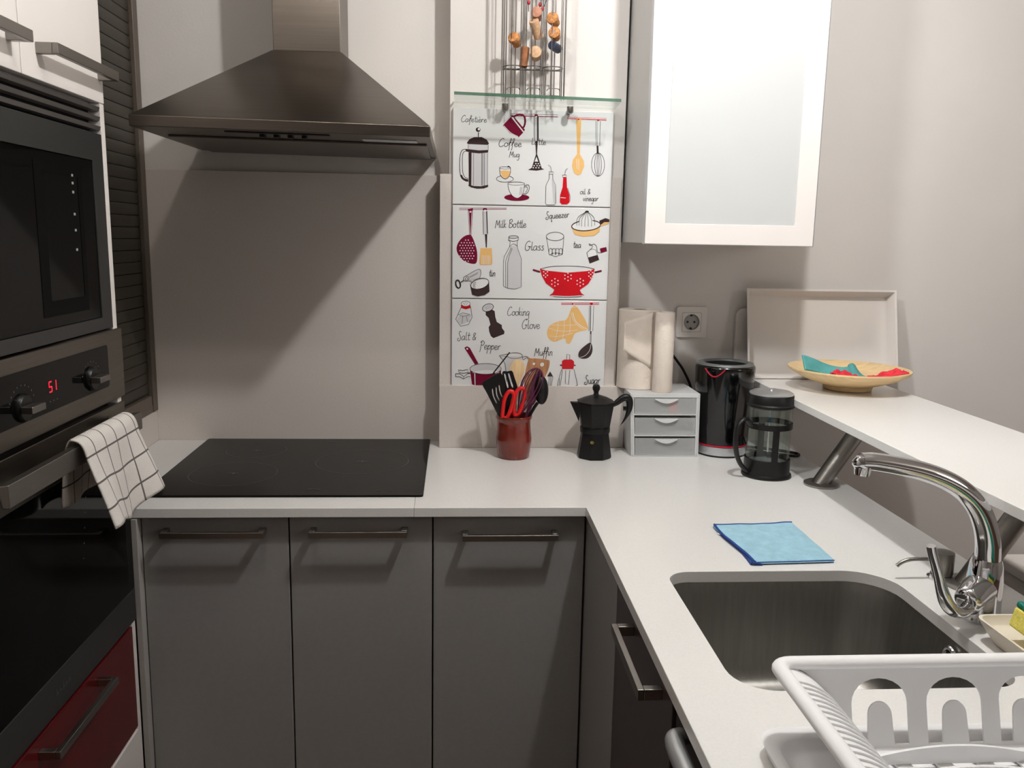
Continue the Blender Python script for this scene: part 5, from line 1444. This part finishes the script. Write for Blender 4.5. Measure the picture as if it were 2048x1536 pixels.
def wall_far(sgn):
    yr, yb_ = (YFr, bf) if sgn > 0 else (YN, bn)
    def fnw(u, v, w):
        f = (v - FZ) / H
        return (u, yb_ + (yr - yb_) * f + w, v)
    holes = [arch(c, 0.031, 0.0122, FZ + 0.004, RZ - 0.0165) for c in (0.478, 0.562, 0.646 if False else 0.62)][:3]
    return fnw, holes
for sgn in (1, -1):
    fnw, holes = wall_far(sgn)
    holes = [arch(c, 0.0318, 0.0134, FZ + 0.004, RZ - 0.0165) for c in (0.467, 0.552)] + [arch(0.632, 0.0285, 0.0125, FZ + 0.004, RZ - 0.0165)]
    b = MB(); cv = [(math.sin(k * PI / 20), math.cos(k * PI / 20)) for k in range(1, 10)]
    b.holed([(bl_, FZ), (br_, FZ)] + [(XR - (XR - br_) * q, FZ + H * c_) for q, c_ in cv[::-1]] + [(XR - 0.004, RZ), (XL + 0.004, RZ)] + [(XL + (bl_ - XL) * q, FZ + H * c_) for q, c_ in cv], holes, fnw, -0.0013, 0.0013, 'whiteplastic')
    b.build('end_wall', t)
for sgn in (-1, 1):
    xr, xb = (XL, bl_) if sgn < 0 else (XR, br_)
    off = 0.0
    def fside(u, v, w):
        a = (1 - v) * PI / 2
        A_ = xb - xr
        n_ = Vector((math.sin(a) / A_, math.cos(a) / H)).normalized()
        return (xr + A_ * math.sin(a) + n_.x * (w + off), u, FZ + H * math.cos(a) + n_.y * (w + off) - 0.002)
    b = MB()
    y = bn + 0.004
    # curved wall with vertical slots: ribs and a sill strip
    def strip(y0, y1, f0, f1, n):
        pts = [(f0 + (f1 - f0) * k / n) for k in range(n + 1)]
        for s in (-0.0013, 0.0013):
            V = [[b.v(fside(yy, f, s)) for yy in (y0, y1)] for f in pts]
            for k in range(n): b.f([V[k][0], V[k][1], V[k + 1][1], V[k + 1][0]], 'whiteplastic')
        for yy in (y0, y1):
            A = [b.v(fside(yy, f, -0.0013)) for f in pts]; B = [b.v(fside(yy, f, 0.0013)) for f in pts]
            for k in range(n): b.f([A[k], A[k + 1], B[k + 1], B[k]], 'whiteplastic')
    strip(bn - 0.02, bf + 0.02, 0.0, 1.0, 16)
    off = 0.0022
    yy = bn + 0.004
    while yy < bf - 0.004:
        strip(yy, yy + 0.0026, 0.15, 0.97, 12)
        yy += 0.0112
    b.build('side_wall', t)
b = MB()
fl_holes = []
for i in range(5):
    for j in range(6):
        if j in (0, 5) or i in (0, 4):
            fl_holes.append(rr(bl_ + 0.014 + i * 0.045, bn + 0.02 + j * 0.058, bl_ + 0.014 + i * 0.045 + 0.028, bn + 0.02 + j * 0.058 + 0.036, 0.01, 3))
b.holed([(bl_, bn), (br_, bn), (br_, bf), (bl_, bf)], fl_holes, XY, FZ - 0.0015, FZ + 0.001, 'whiteplastic'); b.build('floor_plate', t)
for i in range(8):
    y = bf - 0.03 - i * 0.036
    b = MB()
    n = 20
    def pr(x, top): return (x, y, top)
    A = []; 
    for k in range(n + 1):
        x = bl_ + 0.004 + 0.205 * k / n
        A.append((x, FZ + 0.0215 * math.sin(PI * (0.06 + 0.88 * k / n)) ** 0.8))
    poly = [(A[0][0], FZ + 0.0012)] + A + [(A[-1][0], FZ + 0.0012)]
    b.prism(poly, XZ, y - 0.0016, y + 0.0016, 'whiteplastic'); b.build('plate_rib', t)
for (x, y) in ((0.45, 0.48), (0.635, 0.48), (0.45, 0.8), (0.635, 0.8)):
    b = MB(); b.cyl((x, y, 0.9036), (x, y, FZ - 0.0016), 0.007, 'whiteplastic', r1=0.009, seg=14); b.build('foot', t)

# ------------------------------------------------------------------ white table beyond the bar
t = thing('side_table', 'white round-cornered table beyond the breakfast bar at the right edge', 'table', (1.6, 1.3, 0))
b = MB(); b.prism(rr(1.247, 0.8, 1.95, 1.795, 0.035, 8), XY, 0.722, 0.75, 'chair'); b.build('table_top', t, bevel=0.006, bseg=3)
b = MB(); b.prism(rr(1.252, 0.805, 1.945, 1.79, 0.032, 8), XY, 0.6, 0.7215, 'chair'); b.build('apron', t, bevel=0.002)
for (x, y) in ((1.29, 0.845), (1.905, 0.845), (1.29, 1.75), (1.905, 1.75)):
    b = MB(); b.cyl((x, y, 0.0), (x, y, 0.5995), 0.018, 'chair', r1=0.024, seg=16); b.build('leg', t)

# ------------------------------------------------------------------ lights
def point(name, loc, e, col, r=0.04):
    l = bpy.data.lights.new(name, 'POINT'); l.energy = e; l.color = col; l.shadow_soft_size = r
    o = bpy.data.objects.new(name, l); C.objects.link(o); o.location = loc
    return o
point('ceiling_lamp_right', (0.54, 1.2, 2.41), 39, (1.0, 0.99, 0.97), 0.03)
point('ceiling_lamp_left', (-0.28, 1.07, 2.41), 6.5, (1.0, 0.96, 0.9), 0.03)
point('living_room_fill', (2.7, -0.4, 1.95), 26, (1.0, 0.94, 0.88), 0.3)  # unseen soft fill, added to raise the ambient light from the right
l = bpy.data.lights.new('ceiling_spot', 'SPOT'); l.energy = 42; l.color = (0.97, 0.99, 1.0); l.shadow_soft_size = 0.07; l.spot_size = math.radians(70); l.spot_blend = 0.7
o = bpy.data.objects.new('ceiling_spot', l); C.objects.link(o); o.location = (-0.3, 0.95, 2.41)
o.rotation_euler = (Vector((1.55, 2.28, 1.45)) - Vector((-0.3, 0.95, 2.41))).to_track_quat('-Z', 'Y').to_euler()
w = bpy.data.worlds.new('World'); scn.world = w; w.use_nodes = True
w.node_tree.nodes['Background'].inputs[0].default_value = (0.03, 0.026, 0.023, 1)
w.node_tree.nodes['Background'].inputs[1].default_value = 1.0

# ------------------------------------------------------------------ camera
f_px, yaw, pit, rol = 1700.85, 0.06743293, 0.1704970, -0.01816611
cy_, sy_, cp_, sp2, crr, srr = math.cos(yaw), math.sin(yaw), math.cos(pit), math.sin(pit), math.cos(rol), math.sin(rol)
fwd = Vector((sy_ * cp_, cy_ * cp_, -sp2)); right = Vector((cy_, -sy_, 0)); down = fwd.cross(right)
r_ = right * crr + down * srr; d_ = -right * srr + down * crr
cam = bpy.data.cameras.new('Camera'); cam.sensor_fit = 'HORIZONTAL'; cam.sensor_width = 36.0; cam.lens = f_px / 2048 * 36.0; cam.clip_start = 0.02
co = bpy.data.objects.new('Camera', cam); C.objects.link(co)
co.matrix_world = Matrix(((r_.x, -d_.x, -fwd.x, 0.0), (r_.y, -d_.y, -fwd.y, 0.0), (r_.z, -d_.z, -fwd.z, 1.45), (0, 0, 0, 1)))
scn.camera = co
vs = scn.view_settings
vs.view_transform = 'Standard'; vs.look = 'None'; vs.exposure = 0.06; vs.gamma = 1.0; vs.use_curve_mapping = False
for o in bpy.data.objects:
    if '_o' in o:
        del o['_o']
